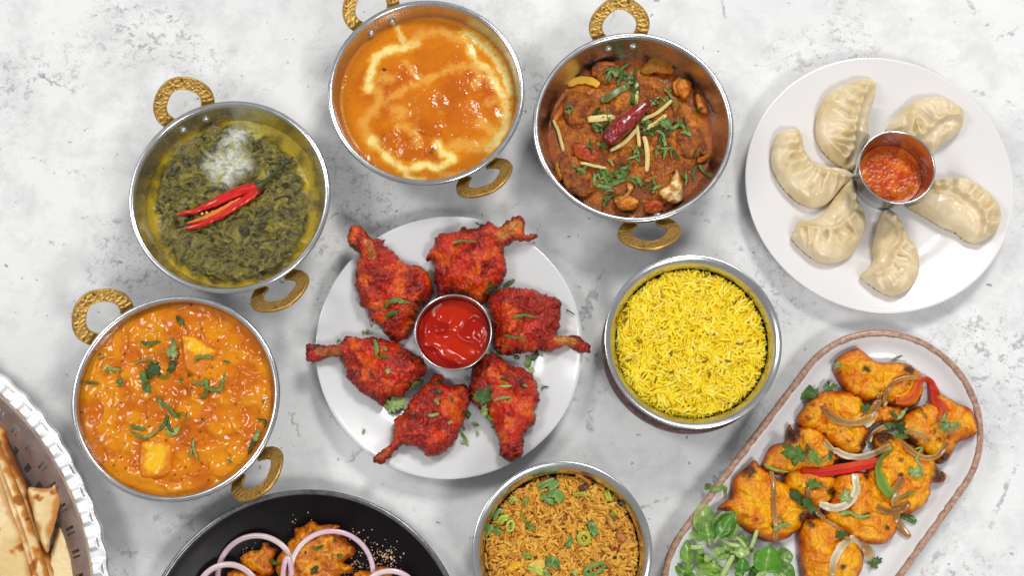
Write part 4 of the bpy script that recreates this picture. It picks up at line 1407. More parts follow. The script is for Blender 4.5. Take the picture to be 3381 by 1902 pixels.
for (pts, w, lab) in [([(368, 688), (450, 680), (525, 672)], 42, 'widest pale ginger slice left of the dried chilli'),
                      ([(652, 478), (650, 540), (648, 605)], 22, 'upright pale ginger stick just above the dried chilli'),
                      ([(852, 577), (800, 625), (740, 665), (675, 692)], 22, 'pale ginger stick lying on the green pepper curl'),
                      ([(820, 662), (760, 710), (690, 745)], 28, 'pale ginger stick right of the dried chilli, half under coriander'),
                      ([(650, 745), (610, 790), (560, 835), (500, 868)], 26, 'pale ginger stick tucked along the lower side of the dried chilli'),
                      ([(652, 712), (658, 780), (666, 845)], 22, 'short upright ginger stick below the dried chilli'),
                      ([(690, 785), (708, 850), (712, 920), (706, 990)], 28, 'long upright ginger stick in the lower middle of the brown curry'),
                      ([(168, 688), (195, 750), (215, 820), (228, 872)], 20, 'thin ginger stick along the left edge of the brown curry'),
                      ([(325, 940), (400, 955), (480, 972)], 18, 'thin flat ginger stick above the coriander tangle')]:
    p = drape(zK(pts), 0.0016, 0.036, 0, 5, 10)
    o = ribbon('ginger_stick', p, w * 0.5728 * 0.000248, 0.0018, M_GINGER, taper=(0.75, 0.5), sq=4)
    tag(o, lab, 'ginger', GG)
G = 'coriander scattered on the brown curry'
L1 = 'thin green shred of coriander on the brown curry'
cs = []
for (x_, y_, n_, sp) in [(520, 430, 8, 60), (600, 460, 5, 50), (640, 490, 4, 45), (430, 640, 3, 25), (455, 715, 9, 40), (730, 745, 9, 60), (810, 725, 6, 45), (815, 850, 5, 50),
                         (650, 890, 7, 50), (470, 1010, 9, 60), (550, 1010, 6, 45), (470, 1120, 5, 45), (690, 1040, 6, 50), (740, 1090, 5, 40), (380, 850, 2, 20), (820, 515, 4, 45),
                         (640, 570, 5, 40), (245, 635, 3, 25), (890, 690, 4, 40), (930, 760, 2, 25), (450, 835, 3, 35), (590, 960, 3, 25), (320, 1000, 3, 30), (1000, 630, 1, 15),
                         (1020, 885, 2, 25), (930, 1040, 2, 30), (980, 995, 2, 35), (770, 590, 4, 30), (630, 310, 1, 25), (400, 350, 1, 20), (860, 880, 2, 25), (700, 700, 4, 35)]:
    for _ in range(n_):
        ax_, ay_ = x_ + rng.normal() * sp * 0.55, y_ + rng.normal() * sp * 0.45
        an = rng.uniform(0, math.pi)
        ll = rng.uniform(18, 48)
        bend = rng.uniform(-14, 14)
        dx, dy = math.cos(an) * ll, math.sin(an) * ll
        cs.append(([(ax_ - dx, ay_ - dy), (ax_ - dy * bend / ll, ay_ + dx * bend / ll), (ax_ + dx, ay_ + dy)], rng.uniform(9, 19)))
for pts in [[(435, 975), (470, 1040), (500, 1065), (600, 1030)], [(405, 1010), (410, 1060), (450, 1075), (510, 1085)], [(500, 1000), (560, 990), (600, 1005)],
            [(770, 720), (830, 700), (850, 745), (900, 720), (950, 780)], [(800, 780), (815, 850), (805, 920)], [(490, 470), (500, 420), (550, 405), (570, 430)]]:
    cs.append((pts, 22))
for pts, w in cs:
    shred(zK, pts, w, 'green coriander shred ' + anchored(*pts[len(pts) // 2], AN_K) + ' of the brown curry', G, z=0.034, dark=0.9)
for (x_, y_, s_, a_, l_) in [(545, 1015, 40, 0.3, 'right leaf in the lower tangle'), (480, 1030, 40, 2.0, 'left leaf in the lower tangle'), (800, 720, 42, 0.5, 'leaf in the right tuft'), (530, 430, 36, 2.5, 'leaf in the tuft near the rivets'), (690, 760, 34, 1.2, 'leaf beside the dried chilli')]:
    leaf(zK, x_, y_, s_, a_, 'green coriander ' + l_ + ' of the brown curry', G, z=0.034, dark=0.85)

# ================================================================== sauces in the cups
def ketchup():
    z0 = 0.0285
    c = KET_C
    pa = Patch(circle_pts(c, KET_R * 0.915), 0.0005)
    x, y, d = pa.x, pa.y, pa.d
    wx = x + 0.008 * fbm(x, y, 0.026, 2, 0.4, 4.0)
    wy = y + 0.008 * fbm(x, y, 0.026, 2, 0.4, 9.0)
    # swirls left by the spoon
    a = fbm(wx * 0.8 + wy * 0.6, wy - wx * 0.4, 0.019, 1, 0.4, 3.0)
    rid = 1 - np.abs(a) * 2.4
    h = z0 + smooth(0.0, 0.007, d) * (0.0019 * np.maximum(rid, -0.4) + 0.0014 * fbm(wx, wy, 0.018, 1, 0.4, 15.0)) + 0.001 * smooth(0.004, 0.02, d)
    col = mixc(S(164, 18, 0), S(184, 34, 0), smooth(-0.3, 0.3, a))
    m = food('tomato_ketchup', 0.14, 0.1, 0.05, 0.0, (0.002, 0.0005, 0.0002), ((0.006, 0.1, 0.0008),), 0.04, 0.006)
    tag(pa.build('ketchup', h, None, m, col, loc=(c[0], c[1], z0)), 'glossy swirled red ketchup in the cup among the chicken', 'ketchup')
ketchup()
def chutney():
    z0 = 0.0265
    c = CHU_C
    pa = Patch(circle_pts(c, CHU_R * 0.845), 0.0005)
    x, y, d = pa.x, pa.y, pa.d
    b = fbm(x, y, 0.010, 3, 0.5, 3.0)
    h = z0 + smooth(0.0, 0.004, d) * (0.0006 * b + 0.0004 * fbm(x, y, 0.0035, 3, 0.6, 8.0)) + 0.0007 * smooth(0.004, 0.0, d)
    col = mixc(S(190, 62, 0), S(222, 104, 4), smooth(-0.3, 0.4, b))
    f1, v1 = worley(x, y, 0.0024, 8)
    col = mixc(col, S(226, 146, 40), smooth(0.28, 0.12, f1) * (v1 > 0.6) * 0.8)
    col = mixc(col, S(96, 34, 8), smooth(0.25, 0.1, f1) * (v1 < 0.12) * 0.9)
    m = food('chilli_chutney', 0.24, 0.08, 0.08, 0.0, (0.002, 0.0008, 0.0003), ((0.0016, 0.35, 0.0006),), 0.15, 0.002)
    tag(pa.build('chutney', h, None, m, col, loc=(c[0], c[1], z0)), 'speckled orange chutney in the cup among the dumplings', 'chutney')
chutney()

# ================================================================== red fried chicken
M_FRIED = food('fried_red_crust', 0.38, 0.2, 0.15, 0.0, bump=((0.0010, 0.8, 0.0010), (0.0028, 0.4, 0.0012)), vary=0.28, vsize=0.0022, use_alpha=True, spec=0.45)
def chicken(outline, bone, label, seed, fringe=None):
    z0 = 0.012
    poly = ragged(local(zD, outline, 0.02), 0.0020, 0.0042, seed, 9)
    pa = Patch(poly, 0.00058)
    x, y, d = pa.x, pa.y, pa.d
    dm = pa.dome(0.016, 0.019)
    base = PH_D(x, y) + 0.0004
    mx = dm.max()
    wx, wy = x + 0.004 * fbm(x, y, 0.013, 2, 0.5, seed), y + 0.004 * fbm(x, y, 0.013, 2, 0.5, seed + 4)
    f1, v1 = worley(wx, wy, 0.017, int(seed * 3) + 1)
    big = fbm(wx, wy, 0.017, 3, 0.5, seed + 1)
    top = base + mx * 0.32 + dm * 0.86 + smooth(0.003, 0.014, d) * (0.0052 * big + 0.0075 * (0.55 - f1))
    crust = fbm(x, y, 0.0042, 4, 0.62, seed + 7)
    gran = fbm(x, y, 0.0017, 2, 0.6, seed + 17)
    rough_zone = smooth(-0.10, 0.22, fbm(x, y, 0.018, 3, 0.5, seed + 27))
    dp = (0.0015 + 0.0012 * rough_zone) * crust + (0.0005 + 0.0010 * rough_zone) * gran
    col = mixc(S(196, 34, 4), S(218, 60, 2), smooth(-0.2, 0.5, fbm(wx, wy, 0.012, 4, 0.55, seed + 33)))
    orange = smooth(-0.05, 0.32, fbm(wx, wy, 0.014, 3, 0.55, seed + 43)) * (1 - 0.75 * rough_zone)
    col = mixc(col, S(226, 96, 0), orange * 0.85)
    col = mixc(col, S(140, 24, 18), rough_zone * 0.7)
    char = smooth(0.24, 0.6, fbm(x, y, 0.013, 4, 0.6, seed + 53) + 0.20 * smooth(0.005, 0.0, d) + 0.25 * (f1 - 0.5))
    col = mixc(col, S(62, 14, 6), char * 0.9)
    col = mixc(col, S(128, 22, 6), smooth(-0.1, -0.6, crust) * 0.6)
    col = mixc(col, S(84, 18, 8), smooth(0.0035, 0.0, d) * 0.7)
    # the bone end
    bp = local(zD, bone[:2], 0.025)
    q, t, _ = polydist(x, y, bp)
    bm = smooth(bone[2] * 1e-3 * 1.3, bone[2] * 1e-3 * 0.6, q + 0.0012 * fbm(x, y, 0.004, 3, 0.5, 3.0))
    col = mixc(col, mixc(S(206, 140, 60), S(178, 84, 26), smooth(-0.3, 0.4, crust)), bm * bone[3])
    ro = 0.26 + 0.12 * rough_zone
    col = np.concatenate([np.clip(col, 0, 1), ro[:, None]], 1)
    bot = np.maximum(base, base + mx * 0.32 - dm * 0.6)
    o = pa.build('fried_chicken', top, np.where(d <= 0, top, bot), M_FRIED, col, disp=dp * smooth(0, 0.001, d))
    tag(o, label, 'chicken', 'red fried chicken drumsticks on the plate')
chicken([(262, 90), (245, 130), (250, 185), (275, 210), (300, 225), (300, 250), (285, 300), (280, 360), (285, 420), (300, 450), (300, 490), (340, 520), (360, 570), (420, 610), (440, 655), (490, 680), (540, 665), (580, 620), (600, 580), (620, 520), (660, 470), (680, 440), (690, 380), (660, 310), (620, 280), (570, 275), (540, 270), (510, 240), (475, 205), (440, 195), (425, 175), (440, 150), (390, 150), (350, 130), (330, 100), (305, 80)],
        [(355, 175), (378, 255), 3.2, .9], 'fried chicken drumstick pointing up left with a round red knob', 1.7)
chicken([(720, 125), (760, 110), (800, 115), (860, 95), (905, 100), (945, 85), (915, 62), (960, 78), (990, 62), (1020, 85), (1055, 85), (1100, 50), (1140, 30), (1175, 45), (1180, 85), (1175, 115), (1190, 135), (1215, 128), (1245, 125), (1240, 150), (1190, 165), (1140, 160), (1100, 175), (1075, 190), (1070, 230), (1085, 290), (1070, 340), (1050, 370), (1010, 400), (985, 440), (950, 480), (900, 470), (870, 445), (800, 430), (760, 440), (715, 435), (710, 390), (690, 340), (690, 260), (655, 245), (690, 180)],
        [(1060, 130), (1135, 75), 4.5, 1.0], 'fried chicken drumstick pointing up right with ragged crust and bare bone', 8.3)
chicken([(985, 440), (1020, 415), (1060, 400), (1130, 395), (1200, 405), (1260, 425), (1310, 445), (1350, 460), (1375, 500), (1370, 560), (1365, 610), (1350, 650), (1400, 665), (1450, 660), (1500, 690), (1530, 725), (1520, 755), (1480, 755), (1440, 735), (1400, 715), (1370, 720), (1310, 740), (1250, 735), (1180, 740), (1130, 745), (1080, 755), (1030, 740), (1010, 690), (1010, 640), (1000, 560), (980, 500)],
        [(1360, 675), (1430, 695), 4.0, .9], 'fried chicken drumstick on the right with its bone over the plate rim', 14.9)
chicken([(900, 830), (890, 880), (885, 940), (895, 1000), (930, 1040), (980, 1090), (1010, 1150), (1035, 1210), (1045, 1260), (1050, 1300), (1090, 1330), (1140, 1320), (1170, 1290), (1175, 1230), (1165, 1190), (1210, 1150), (1245, 1110), (1235, 1060), (1260, 1010), (1250, 960), (1240, 900), (1210, 850), (1160, 820), (1110, 810), (1070, 780), (1030, 750), (980, 745), (940, 770), (915, 800)],
        [(1080, 990), (1090, 1000), 3.5, .8], 'fried chicken drumstick pointing straight down at the lower right', 21.2)
chicken([(690, 850), (670, 890), (640, 910), (610, 950), (570, 990), (540, 1040), (520, 1070), (480, 1110), (475, 1170), (470, 1220), (435, 1260), (400, 1290), (380, 1330), (420, 1345), (455, 1320), (490, 1280), (530, 1240), (580, 1250), (625, 1255), (650, 1295), (690, 1305), (740, 1285), (790, 1240), (820, 1190), (850, 1130), (870, 1060), (890, 1000), (880, 930), (850, 910), (800, 905), (760, 900), (745, 865), (715, 852)],
        [(420, 1300), (440, 1290), 2.0, .5], 'fried chicken drumstick pointing down left at the bottom of the plate', 27.4)
chicken([(25, 715), (25, 770), (35, 805), (80, 800), (130, 780), (180, 775), (215, 800), (225, 840), (240, 890), (280, 930), (330, 970), (390, 1010), (430, 1025), (460, 980), (520, 975), (570, 920), (620, 880), (655, 830), (640, 780), (590, 745), (540, 715), (510, 690), (450, 675), (380, 655), (310, 665), (230, 660), (200, 700), (150, 710), (90, 710), (55, 705)],
        [(90, 745), (190, 745), 3.0, .55], 'fried chicken drumstick pointing left with a thin brown bone', 33.8)
G = 'coriander scattered over the fried chicken plate'
for (pts, w, lab) in [
    ([(435, 515), (460, 480), (500, 470), (570, 485)], 26, 'broad green strip on the upper left drumstick'),
    ([(440, 565), (470, 545), (510, 525)], 20, 'pale green strip low on the upper left drumstick'),
    ([(450, 545), (480, 535), (505, 545)], 12, 'tiny green strip low on the upper left drumstick'),
    ([(795, 165), (850, 155), (925, 160)], 18, 'pale strip along the top of the upper right drumstick'),
    ([(970, 430), (1000, 400), (1030, 400)], 26, 'forked green piece between the two right hand drumsticks'),
    ([(1000, 400), (995, 370)], 18, 'upright green bit beside the upper right drumstick'),
    ([(1065, 395), (1100, 375), (1128, 360)], 16, 'green stalk sticking out above the right drumstick'),
    ([(1115, 565), (1170, 550), (1240, 562)], 15, 'upper pale strip on the right drumstick'),
    ([(1070, 655), (1120, 668), (1190, 662)], 15, 'lower pale strip on the right drumstick'),
    ([(1140, 580), (1165, 590)], 10, 'tiny strip in the middle of the right drumstick'),
    ([(1145, 640), (1175, 625)], 8, 'short thread on the right drumstick'),
    ([(380, 680), (395, 720), (390, 770)], 22, 'long green strip on the left drumstick'),
    ([(405, 770), (465, 768)], 18, 'flat green strip under the long one on the left drumstick'),
    ([(430, 715), (445, 740)], 20, 'small green square on the left drumstick'),
    ([(440, 840), (460, 855)], 26, 'green square low on the left drumstick'),
    ([(575, 935), (600, 910), (640, 900)], 24, 'curled leaf strip between the left and bottom drumsticks'),
    ([(705, 995), (725, 1025)], 22, 'green bit near the top of the bottom drumstick'),
    ([(785, 980), (800, 1015)], 10, 'thin thread on the right of the bottom drumstick'),
    ([(665, 1085), (725, 1075)], 16, 'flat green strip in the middle of the bottom drumstick'),
    ([(710, 915), (740, 900)], 18, 'green bit at the top tip of the bottom drumstick'),
    ([(715, 955), (735, 955)], 16, 'pale bit near the top of the bottom drumstick'),
    ([(770, 1125), (795, 1115)], 14, 'small bit on the right side of the bottom drumstick'),
    ([(1050, 890), (1090, 885)], 16, 'green strip high on the lower right drumstick'),
    ([(1040, 930), (1110, 925)], 12, 'thin strip high on the lower right drumstick'),
    ([(1015, 1005), (1060, 990), (1110, 985)], 14, 'pale strip in the middle of the lower right drumstick'),
    ([(1170, 920), (1195, 930)], 14, 'pale bit at the right of the lower right drumstick'),
    ([(965, 1065), (985, 1090), (1010, 1115)], 26, 'green strip at the left edge of the lower right drumstick'),
    ([(1005, 1145), (1025, 1135)], 20, 'green bit at the neck of the lower right drumstick'),
    ([(1035, 725), (1038, 775)], 12, 'upright thread under the right drumstick'),
    ([(1125, 770), (1140, 780), (1145, 765)], 18, 'green bit on the plate below the right drumstick'),
    ([(1185, 830), (1205, 790), (1195, 770)], 24, 'lower forked sprig on the plate at the right'),
    ([(1215, 790), (1240, 765), (1250, 745)], 22, 'upper forked sprig on the plate at the right'),
    ([(1205, 825), (1220, 855)], 26, 'leafy end of the sprig on the plate at the right'),
    ([(1400, 520), (1425, 535), (1445, 548)], 6, 'dark thread on the plate rim above the right bone'),
    ([(1268, 948), (1280, 932), (1308, 932)], 7, 'pale thread on the plate right of the lower right drumstick'),
    ([(840, 1175), (862, 1205), (878, 1245)], 18, 'long curled thread on the plate at the bottom'),
    ([(838, 1225), (865, 1232)], 10, 'short thread on the plate at the bottom'),
    ([(850, 1160), (862, 1150)], 14, 'small green bit on the plate at the bottom'),
    ([(925, 1170), (932, 1190)], 14, 'green crumb on the plate left of the lowest bone'),
    ([(905, 1140), (935, 1130)], 12, 'green bit on the plate between the two bottom drumsticks'),
    ([(870, 1100), (880, 1080), (895, 1075)], 24, 'sprig on the plate between the two bottom drumsticks'),
    ([(365, 615), (385, 580)], 10, 'thread on the plate beneath the upper left drumstick'),
    ([(318, 632), (330, 648)], 12, 'green crumb on the plate above the left drumstick'),
    ([(340, 632), (350, 645)], 20, 'green square crumb on the plate above the left drumstick'),
    ([(185, 680), (202, 690)], 20, 'green square on the plate above the thin brown bone'),
    ([(318, 1165), (332, 1170)], 24, 'lone green square on the plate at the lower left'),
    ([(670, 318), (690, 325)], 20, 'green bit between the two top drumsticks')]:
    shred(zD, pts, w, 'coriander: ' + lab, G, z=0.03)
for (x_, y_, s_, a_, lab) in [(470, 1040, 62, 0.6, 'green coriander leaf on the plate below the left drumstick'), (965, 1000, 62, 1.4, 'large coriander leaf draped on the lower right drumstick'),
                              (965, 1045, 40, -1.7, 'coriander leaf tail on the lower right drumstick')]:
    leaf(zD, x_, y_, s_, a_, lab, G, z=0.03, dark=1.1)

# ================================================================== dumplings
def dough():
    M = Mat('steamed_dough')
    a = M.attr()
    c = M.mix(1.0, a.outputs['Color'], M.ramp(M.noise(0.010, 4), [(0.3, 0.94), (0.7, 1.05)]), 'MULTIPLY')
    M.p(Base_Color=c, Roughness=0.42, Coat_Weight=0.22, Coat_Roughness=0.16, Subsurface_Weight=0.45, Subsurface_Radius=(0.006, 0.004, 0.002), Subsurface_Scale=1.0)
    M.bump(M.noise(0.003, 4, 0.6), 0.22, 0.0006)
    return M.m
M_DOUGH = dough()
def dumpling(outline, seam, side, npl, label, seed, reach=0.024):
    poly = ragged(local(zM, outline, 0.018), 0.0004, 0.008, seed, 6)
    pa = Patch(poly, 0.00058)
    x, y, d = pa.x, pa.y, pa.d
    dm = pa.dome(0.016, 0.0165)
    base = PH_M(x, y) + 0.0003
    sp = spline(local(zM, seam, 0.026), 6)
    q, t, sd = polydist(x, y, sp)
    inside = smooth(0.0, 0.0035, d)
    pl = (sd * side > 0)
    jit = t + 0.02 * fbm(x, y, 0.012, 2, 0.5, seed) + 0.10 * (q / reach) * 0.35
    ph = jit * npl
    saw = ph - np.floor(ph)
    fold = smooth(0, 0.25, saw) * smooth(1.0, 0.35, saw)
    win = smooth(0.0, 0.003, q) * smooth(reach, reach * 0.35, q) * smooth(0.0, 0.06, t) * smooth(1.0, 0.94, t)
    cellr = np.floor(ph)
    amp = 0.6 + 0.6 * (np.sin(cellr * 12.9898 + seed) * 43758.5453 % 1.0)
    pleat = np.where(pl, (fold - 0.4) * win * amp, 0)
    ridge = np.exp(-(q / 0.0020) ** 2) * smooth(0.0, 0.05, t) * smooth(1.0, 0.93, t)
    wav = 1 + 0.45 * np.sin(t * npl * 2 * np.pi)
    groove = np.exp(-((q - 0.0045) / 0.0028) ** 2) * np.where(pl, 0.35, 1.0)
    belly = np.where(pl, 0, smooth(0.003, 0.012, q))
    top = base + dm.max() * 0.22 + dm * 0.80 + inside * (0.0042 * pleat + 0.0027 * ridge * wav - 0.0019 * groove + 0.0008 * belly + 0.0011 * fbm(x, y, 0.014, 3, 0.5, seed + 3))
    bot = np.maximum(base, base + dm.max() * 0.22 - dm * 0.5)
    fill = smooth(0.30, 0.62, fbm(x, y, 0.013, 3, 0.5, seed + 40)) * smooth(0.006, 0.012, d)
    col = mixc(S(230, 212, 178), S(216, 195, 152), smooth(-0.3, 0.4, fbm(x, y, 0.02, 3, 0.5, seed + 9)))
    col = mixc(col, S(172, 158, 112), fill * 0.55)
    col = mixc(col, S(222, 200, 152), ridge * 0.6)
    col = mixc(col, S(206, 176, 92), smooth(0.35, 0.6, fbm(x, y, 0.011, 3, 0.5, seed + 60)) * 0.5)
    o = pa.build('dumpling', top, np.where(d <= 0, top, bot), M_DOUGH, col)
    tag(o, label, 'dumpling', 'steamed dumplings on the plate')
dumpling([(600, 180), (650, 162), (700, 160), (740, 175), (748, 230), (740, 270), (725, 310), (715, 360), (720, 420), (725, 460), (690, 500), (660, 560), (650, 625), (600, 625), (560, 605), (510, 570), (460, 510), (440, 450), (432, 380), (445, 310), (475, 250), (530, 210)],
         [(718, 180), (690, 230), (668, 290), (655, 340), (640, 400), (640, 460), (632, 520), (600, 565), (565, 590)], -1, 9, 'tall pale dumpling at the top left of the plate', 2.0)
dumpling([(810, 410), (850, 360), (900, 310), (960, 265), (1020, 260), (1090, 260), (1150, 290), (1200, 330), (1208, 380), (1195, 430), (1150, 470), (1100, 500), (1060, 550), (1040, 560), (1000, 500), (900, 470), (830, 450)],
         [(1195, 355), (1130, 355), (1075, 378), (1035, 418), (985, 445), (900, 440)], -1, 6, 'pale dumpling at the upper right behind the chutney cup', 9.0)
dumpling([(250, 430), (300, 425), (330, 418), (355, 440), (365, 480), (375, 520), (400, 555), (430, 590), (490, 610), (560, 615), (610, 630), (650, 665), (610, 690), (570, 730), (520, 790), (480, 820), (420, 828), (360, 815), (300, 780), (240, 720), (200, 650), (187, 580), (195, 510), (215, 460)],
         [(325, 432), (345, 500), (375, 560), (425, 615), (490, 645), (560, 655), (630, 668)], -1, 9, 'pale pleated dumpling at the far left of the plate', 16.0)
dumpling([(630, 670), (650, 720), (665, 790), (690, 840), (705, 900), (700, 960), (670, 1020), (620, 1090), (560, 1125), (490, 1138), (420, 1125), (360, 1080), (310, 1030), (297, 990), (325, 940), (340, 905), (400, 900), (450, 880), (500, 830), (540, 770), (590, 710)],
         [(310, 955), (380, 940), (440, 948), (500, 950), (555, 940), (590, 910), (635, 870), (655, 800), (642, 720)], -1, 9, 'pale dumpling at the lower left with a wavy seam', 23.0)
dumpling([(815, 840), (860, 855), (895, 900), (915, 960), (950, 1000), (980, 1060), (985, 1130), (970, 1210), (930, 1270), (880, 1305), (830, 1318), (770, 1300), (720, 1265), (670, 1220), (670, 1195), (720, 1150), (745, 1100), (740, 1040), (760, 960), (775, 900), (795, 850)],
         [(850, 856), (895, 930), (910, 990), (890, 1040), (855, 1080), (832, 1140), (790, 1180), (700, 1205)], 1, 9, 'pale dumpling at the bottom of the plate pointing up at the cup', 30.0)
dumpling([(1050, 680), (1120, 675), (1200, 672), (1270, 700), (1330, 750), (1380, 820), (1400, 890), (1385, 960), (1340, 1010), (1280, 1035), (1220, 1020), (1170, 970), (1100, 930), (1020, 880), (950, 840), (930, 820), (990, 780), (1010, 740), (1030, 700)],
         [(1050, 705), (1130, 720), (1190, 740), (1240, 785), (1290, 840), (1318, 900), (1315, 970), (1290, 1020)], 1, 8, 'large pale dumpling at the right with a smooth belly', 37.0)

# ================================================================== rice
def grain_mesh(name, length, w, bend, mat, n=7, m=6, twist=0.0):
    u = np.linspace(-1, 1, n)
    x = u * length / 2
    y = bend * (u ** 2 - 0.4) * length
    r = np.maximum(w / 2 * np.sqrt(np.clip(1 - np.abs(u) ** 3.2, 0.05, 1)), w * 0.08)
    a = np.linspace(0, 2 * np.pi, m, endpoint=False)
    v = np.stack([np.repeat(x[:, None], m, 1), y[:, None] + r[:, None] * np.cos(a), r[:, None] * 0.85 * np.sin(a)], -1).reshape(-1, 3)
    v = np.concatenate([v, [[x[0] - w * 0.12, y[0], 0], [x[-1] + w * 0.12, y[-1], 0]]])
    f = gridfaces(n, m, False, True)
    k = np.arange(m)
    return v, [f[:, ::-1], np.stack([np.full(m, n * m), (k + 1) % m, k], -1)[:, ::-1], np.stack([np.full(m, n * m + 1), (n - 1) * m + k, (n - 1) * m + (k + 1) % m], -1)[:, ::-1]]

def rice_mat(name, ramp):
    M = Mat(name)
    oi = M.n('ShaderNodeObjectInfo')
    g = M.n('ShaderNodeNewGeometry')
    rnd = M.n('ShaderNodeMath', operation='FRACT')
    add = M.n('ShaderNodeMath', operation='ADD')
    M.set(add.inputs[0], oi.outputs['Random'])
    M.set(add.inputs[1], g.outputs['Random Per Island'])
    M.set(rnd.inputs[0], add.outputs[0])
    M.p(Base_Color=M.ramp(rnd.outputs[0], ramp), Roughness=0.42, Specular_IOR_Level=0.4, Coat_Weight=0.12, Coat_Roughness=0.2,
        Subsurface_Weight=0.15, Subsurface_Radius=(0.0012, 0.001, 0.0003), Subsurface_Scale=1.0)
    return M.m

def rice(name, c, R, zlev, mound, lens, w, count, mat, bedmat, label, flow):
    """a heap of rice: bed, a joined mass of grains, and the top grains one by one"""
    t = thing(name, label, 'rice', (c[0], c[1], zlev))
    def top(x, y):
        r = np.hypot(x, y) / R
        return mound * (1 - r ** 2) + 0.0022 * fbm(x + c[0], y + c[1], 0.016, 3, 0.5, flow) - 0.0030 * smooth(0.88, 1.0, r)
    pa = Patch(circle_pts((0, 0), R * 1.0), 0.0016)
    hb = top(pa.x, pa.y) - 0.0006
    hb = np.where(pa.d <= 0, hb - 0.010, hb)
    pa.build('rice_bed', hb, None, bedmat, None, t, register=False, loc=(0, 0, 0))
    TOPS.append((pa.lo[0] + c[0], pa.lo[1] + c[1], pa.s, np.where(pa.D2 > 0, 0, -1.0)))
    Zr = np.full(pa.n[0] * pa.n[1], -1.0)
    Zr[pa.used] = top(pa.x, pa.y) + 0.0012 + zlev
    TOPS[-1] = (pa.lo[0] + c[0], pa.lo[1] + c[1], pa.s, Zr.reshape(pa.n))
    # grain shapes
    shapes = []
    for k in range(8):
        L = rng.uniform(*lens)
        shapes.append((grain_mesh('grain', L, w * rng.uniform(0.78, 1.18), rng.uniform(-0.22, 0.22), mat), L))
    gm = [mesh_data('grain', s[0][0], s[0][1], mat) for s in shapes]
    rr = R * 0.985 * np.sqrt(rng.random(count))
    aa = rng.random(count) * 2 * np.pi
    gx, gy = rr * np.cos(aa), rr * np.sin(aa)
    lay = rng.random(count) ** 0.8
    gz = top(gx, gy) - 0.0016 + 0.0027 * lay
    yaw = 2.2 * fbm(gx, gy, 0.022, 2, 0.5, flow + 5) * np.pi + rng.normal(size=count) * 0.7
    pit = rng.normal(size=count) * 0.13
    rol = rng.random(count) * 2 * np.pi
    order = np.argsort(-lay)
    V, F4, F3, off = [], [], [], 0
    for n_, i in enumerate(order):
        k = int(rng.integers(0, 8))
        m = Matrix.Rotation(yaw[i], 3, 'Z') @ Matrix.Rotation(pit[i], 3, 'Y') @ Matrix.Rotation(rol[i], 3, 'X')
        # keep the ends inside the bowl
        ex = math.cos(yaw[i]) * shapes[k][1] / 2, math.sin(yaw[i]) * shapes[k][1] / 2
        for sg in (-1, 1):
            q = math.hypot(gx[i] + sg * ex[0], gy[i] + sg * ex[1])
            if q > R:
                gx[i] *= (R - 0.001) / q
                gy[i] *= (R - 0.001) / q
        if n_ < 300:
            o = link('grain', gm[k], t)
            mm = m.to_4x4()
            mm.translation = (gx[i], gy[i], gz[i])
            o.matrix_local = mm
        else:
            v = shapes[k][0][0] @ np.array(m).T + np.array([gx[i], gy[i], gz[i]])
            V.append(v)
            F4.append(shapes[k][0][1][0] + off)
            F3.append(np.concatenate(shapes[k][0][1][1:]) + off)
            off += len(v)
    o = mk('grain_mass', np.concatenate(V), [np.concatenate(F4), np.concatenate(F3)], mat, t)
    tag(o, kind='stuff')
    return t

MR_Y = rice_mat('yellow_rice', [(0.0, S(230, 190, 0)), (0.35, S(242, 212, 4)), (0.7, S(245, 222, 36)), (0.9, S(244, 226, 104)), (1.0, S(234, 196, 0))])
MB_Y = plain('yellow_rice_bed', S(224, 182, 0), 0.6, vary=0.1, vsize=0.003)
rice('yellow_rice', RB_Y, RR_Y * 0.872, 0.0492, 0.0040, (0.0075, 0.0150), 0.0024, 2500, MR_Y, MB_Y, 'bright yellow long grain rice heaped in the copper bowl', 3.0)
MR_F = rice_mat('fried_rice_grains', [(0.0, S(198, 130, 24)), (0.35, S(218, 160, 46)), (0.7, S(226, 176, 70)), (0.92, S(176, 100, 18)), (1.0, S(208, 148, 38))])
MB_F = plain('fried_rice_bed', S(150, 92, 24), 0.6, vary=0.25, vsize=0.004)
rice('fried_rice', RB_F, RR_F * 0.872, 0.0492, 0.0045, (0.0050, 0.0090), 0.0026, 2500, MR_F, MB_F, 'brown fried rice heaped in the copper bowl near the bottom edge', 9.0)

M_CUMIN = plain('cumin_seed', S(124, 92, 18), 0.6, vary=0.3, vsize=0.001)
vv, ff = grain_mesh('cumin_seed', 0.0055, 0.0017, 0.06, M_CUMIN)
me = mesh_data('cumin_seed', vv, ff, M_CUMIN)
for (x_, y_, a_, lab) in [(860, 205, .6, 'at the top edge'), (345, 705, -.3, 'at the left'), (590, 800, 1.3, 'left of the middle'), (1305, 655, 0.1, 'at the right rim'), (1105, 725, -.1, 'lying right of the middle'),
                     (1020, 855, -.2, 'right of the middle, short and dark'), (470, 1000, 1.2, 'at the lower left'), (595, 940, .3, 'below the middle'), (845, 860, .4, 'in the middle'), (880, 960, 1.5, 'just below the middle'),
                     (1085, 1180, .5, 'at the lower right'), (695, 1245, .1, 'at the bottom edge'), (1260, 575, .2, 'at the upper right'), (235, 550, .5, 'at the upper left edge'), (1075, 410, 1.0, 'at the top right'), (265, 850, .2, 'low on the left edge')]:
    p = drape(zR([(x_, y_), (x_ + 1, y_)]), 0.0010, 0.052, 0, 1)[0]
    o = link('cumin_seed', me)
    o.location = p
    o.rotation_euler = (0, rng.uniform(-.15, .15), a_)
    tag(o, 'brown cumin seed ' + lab + ' of the yellow rice', 'seed', 'cumin seeds in the yellow rice')

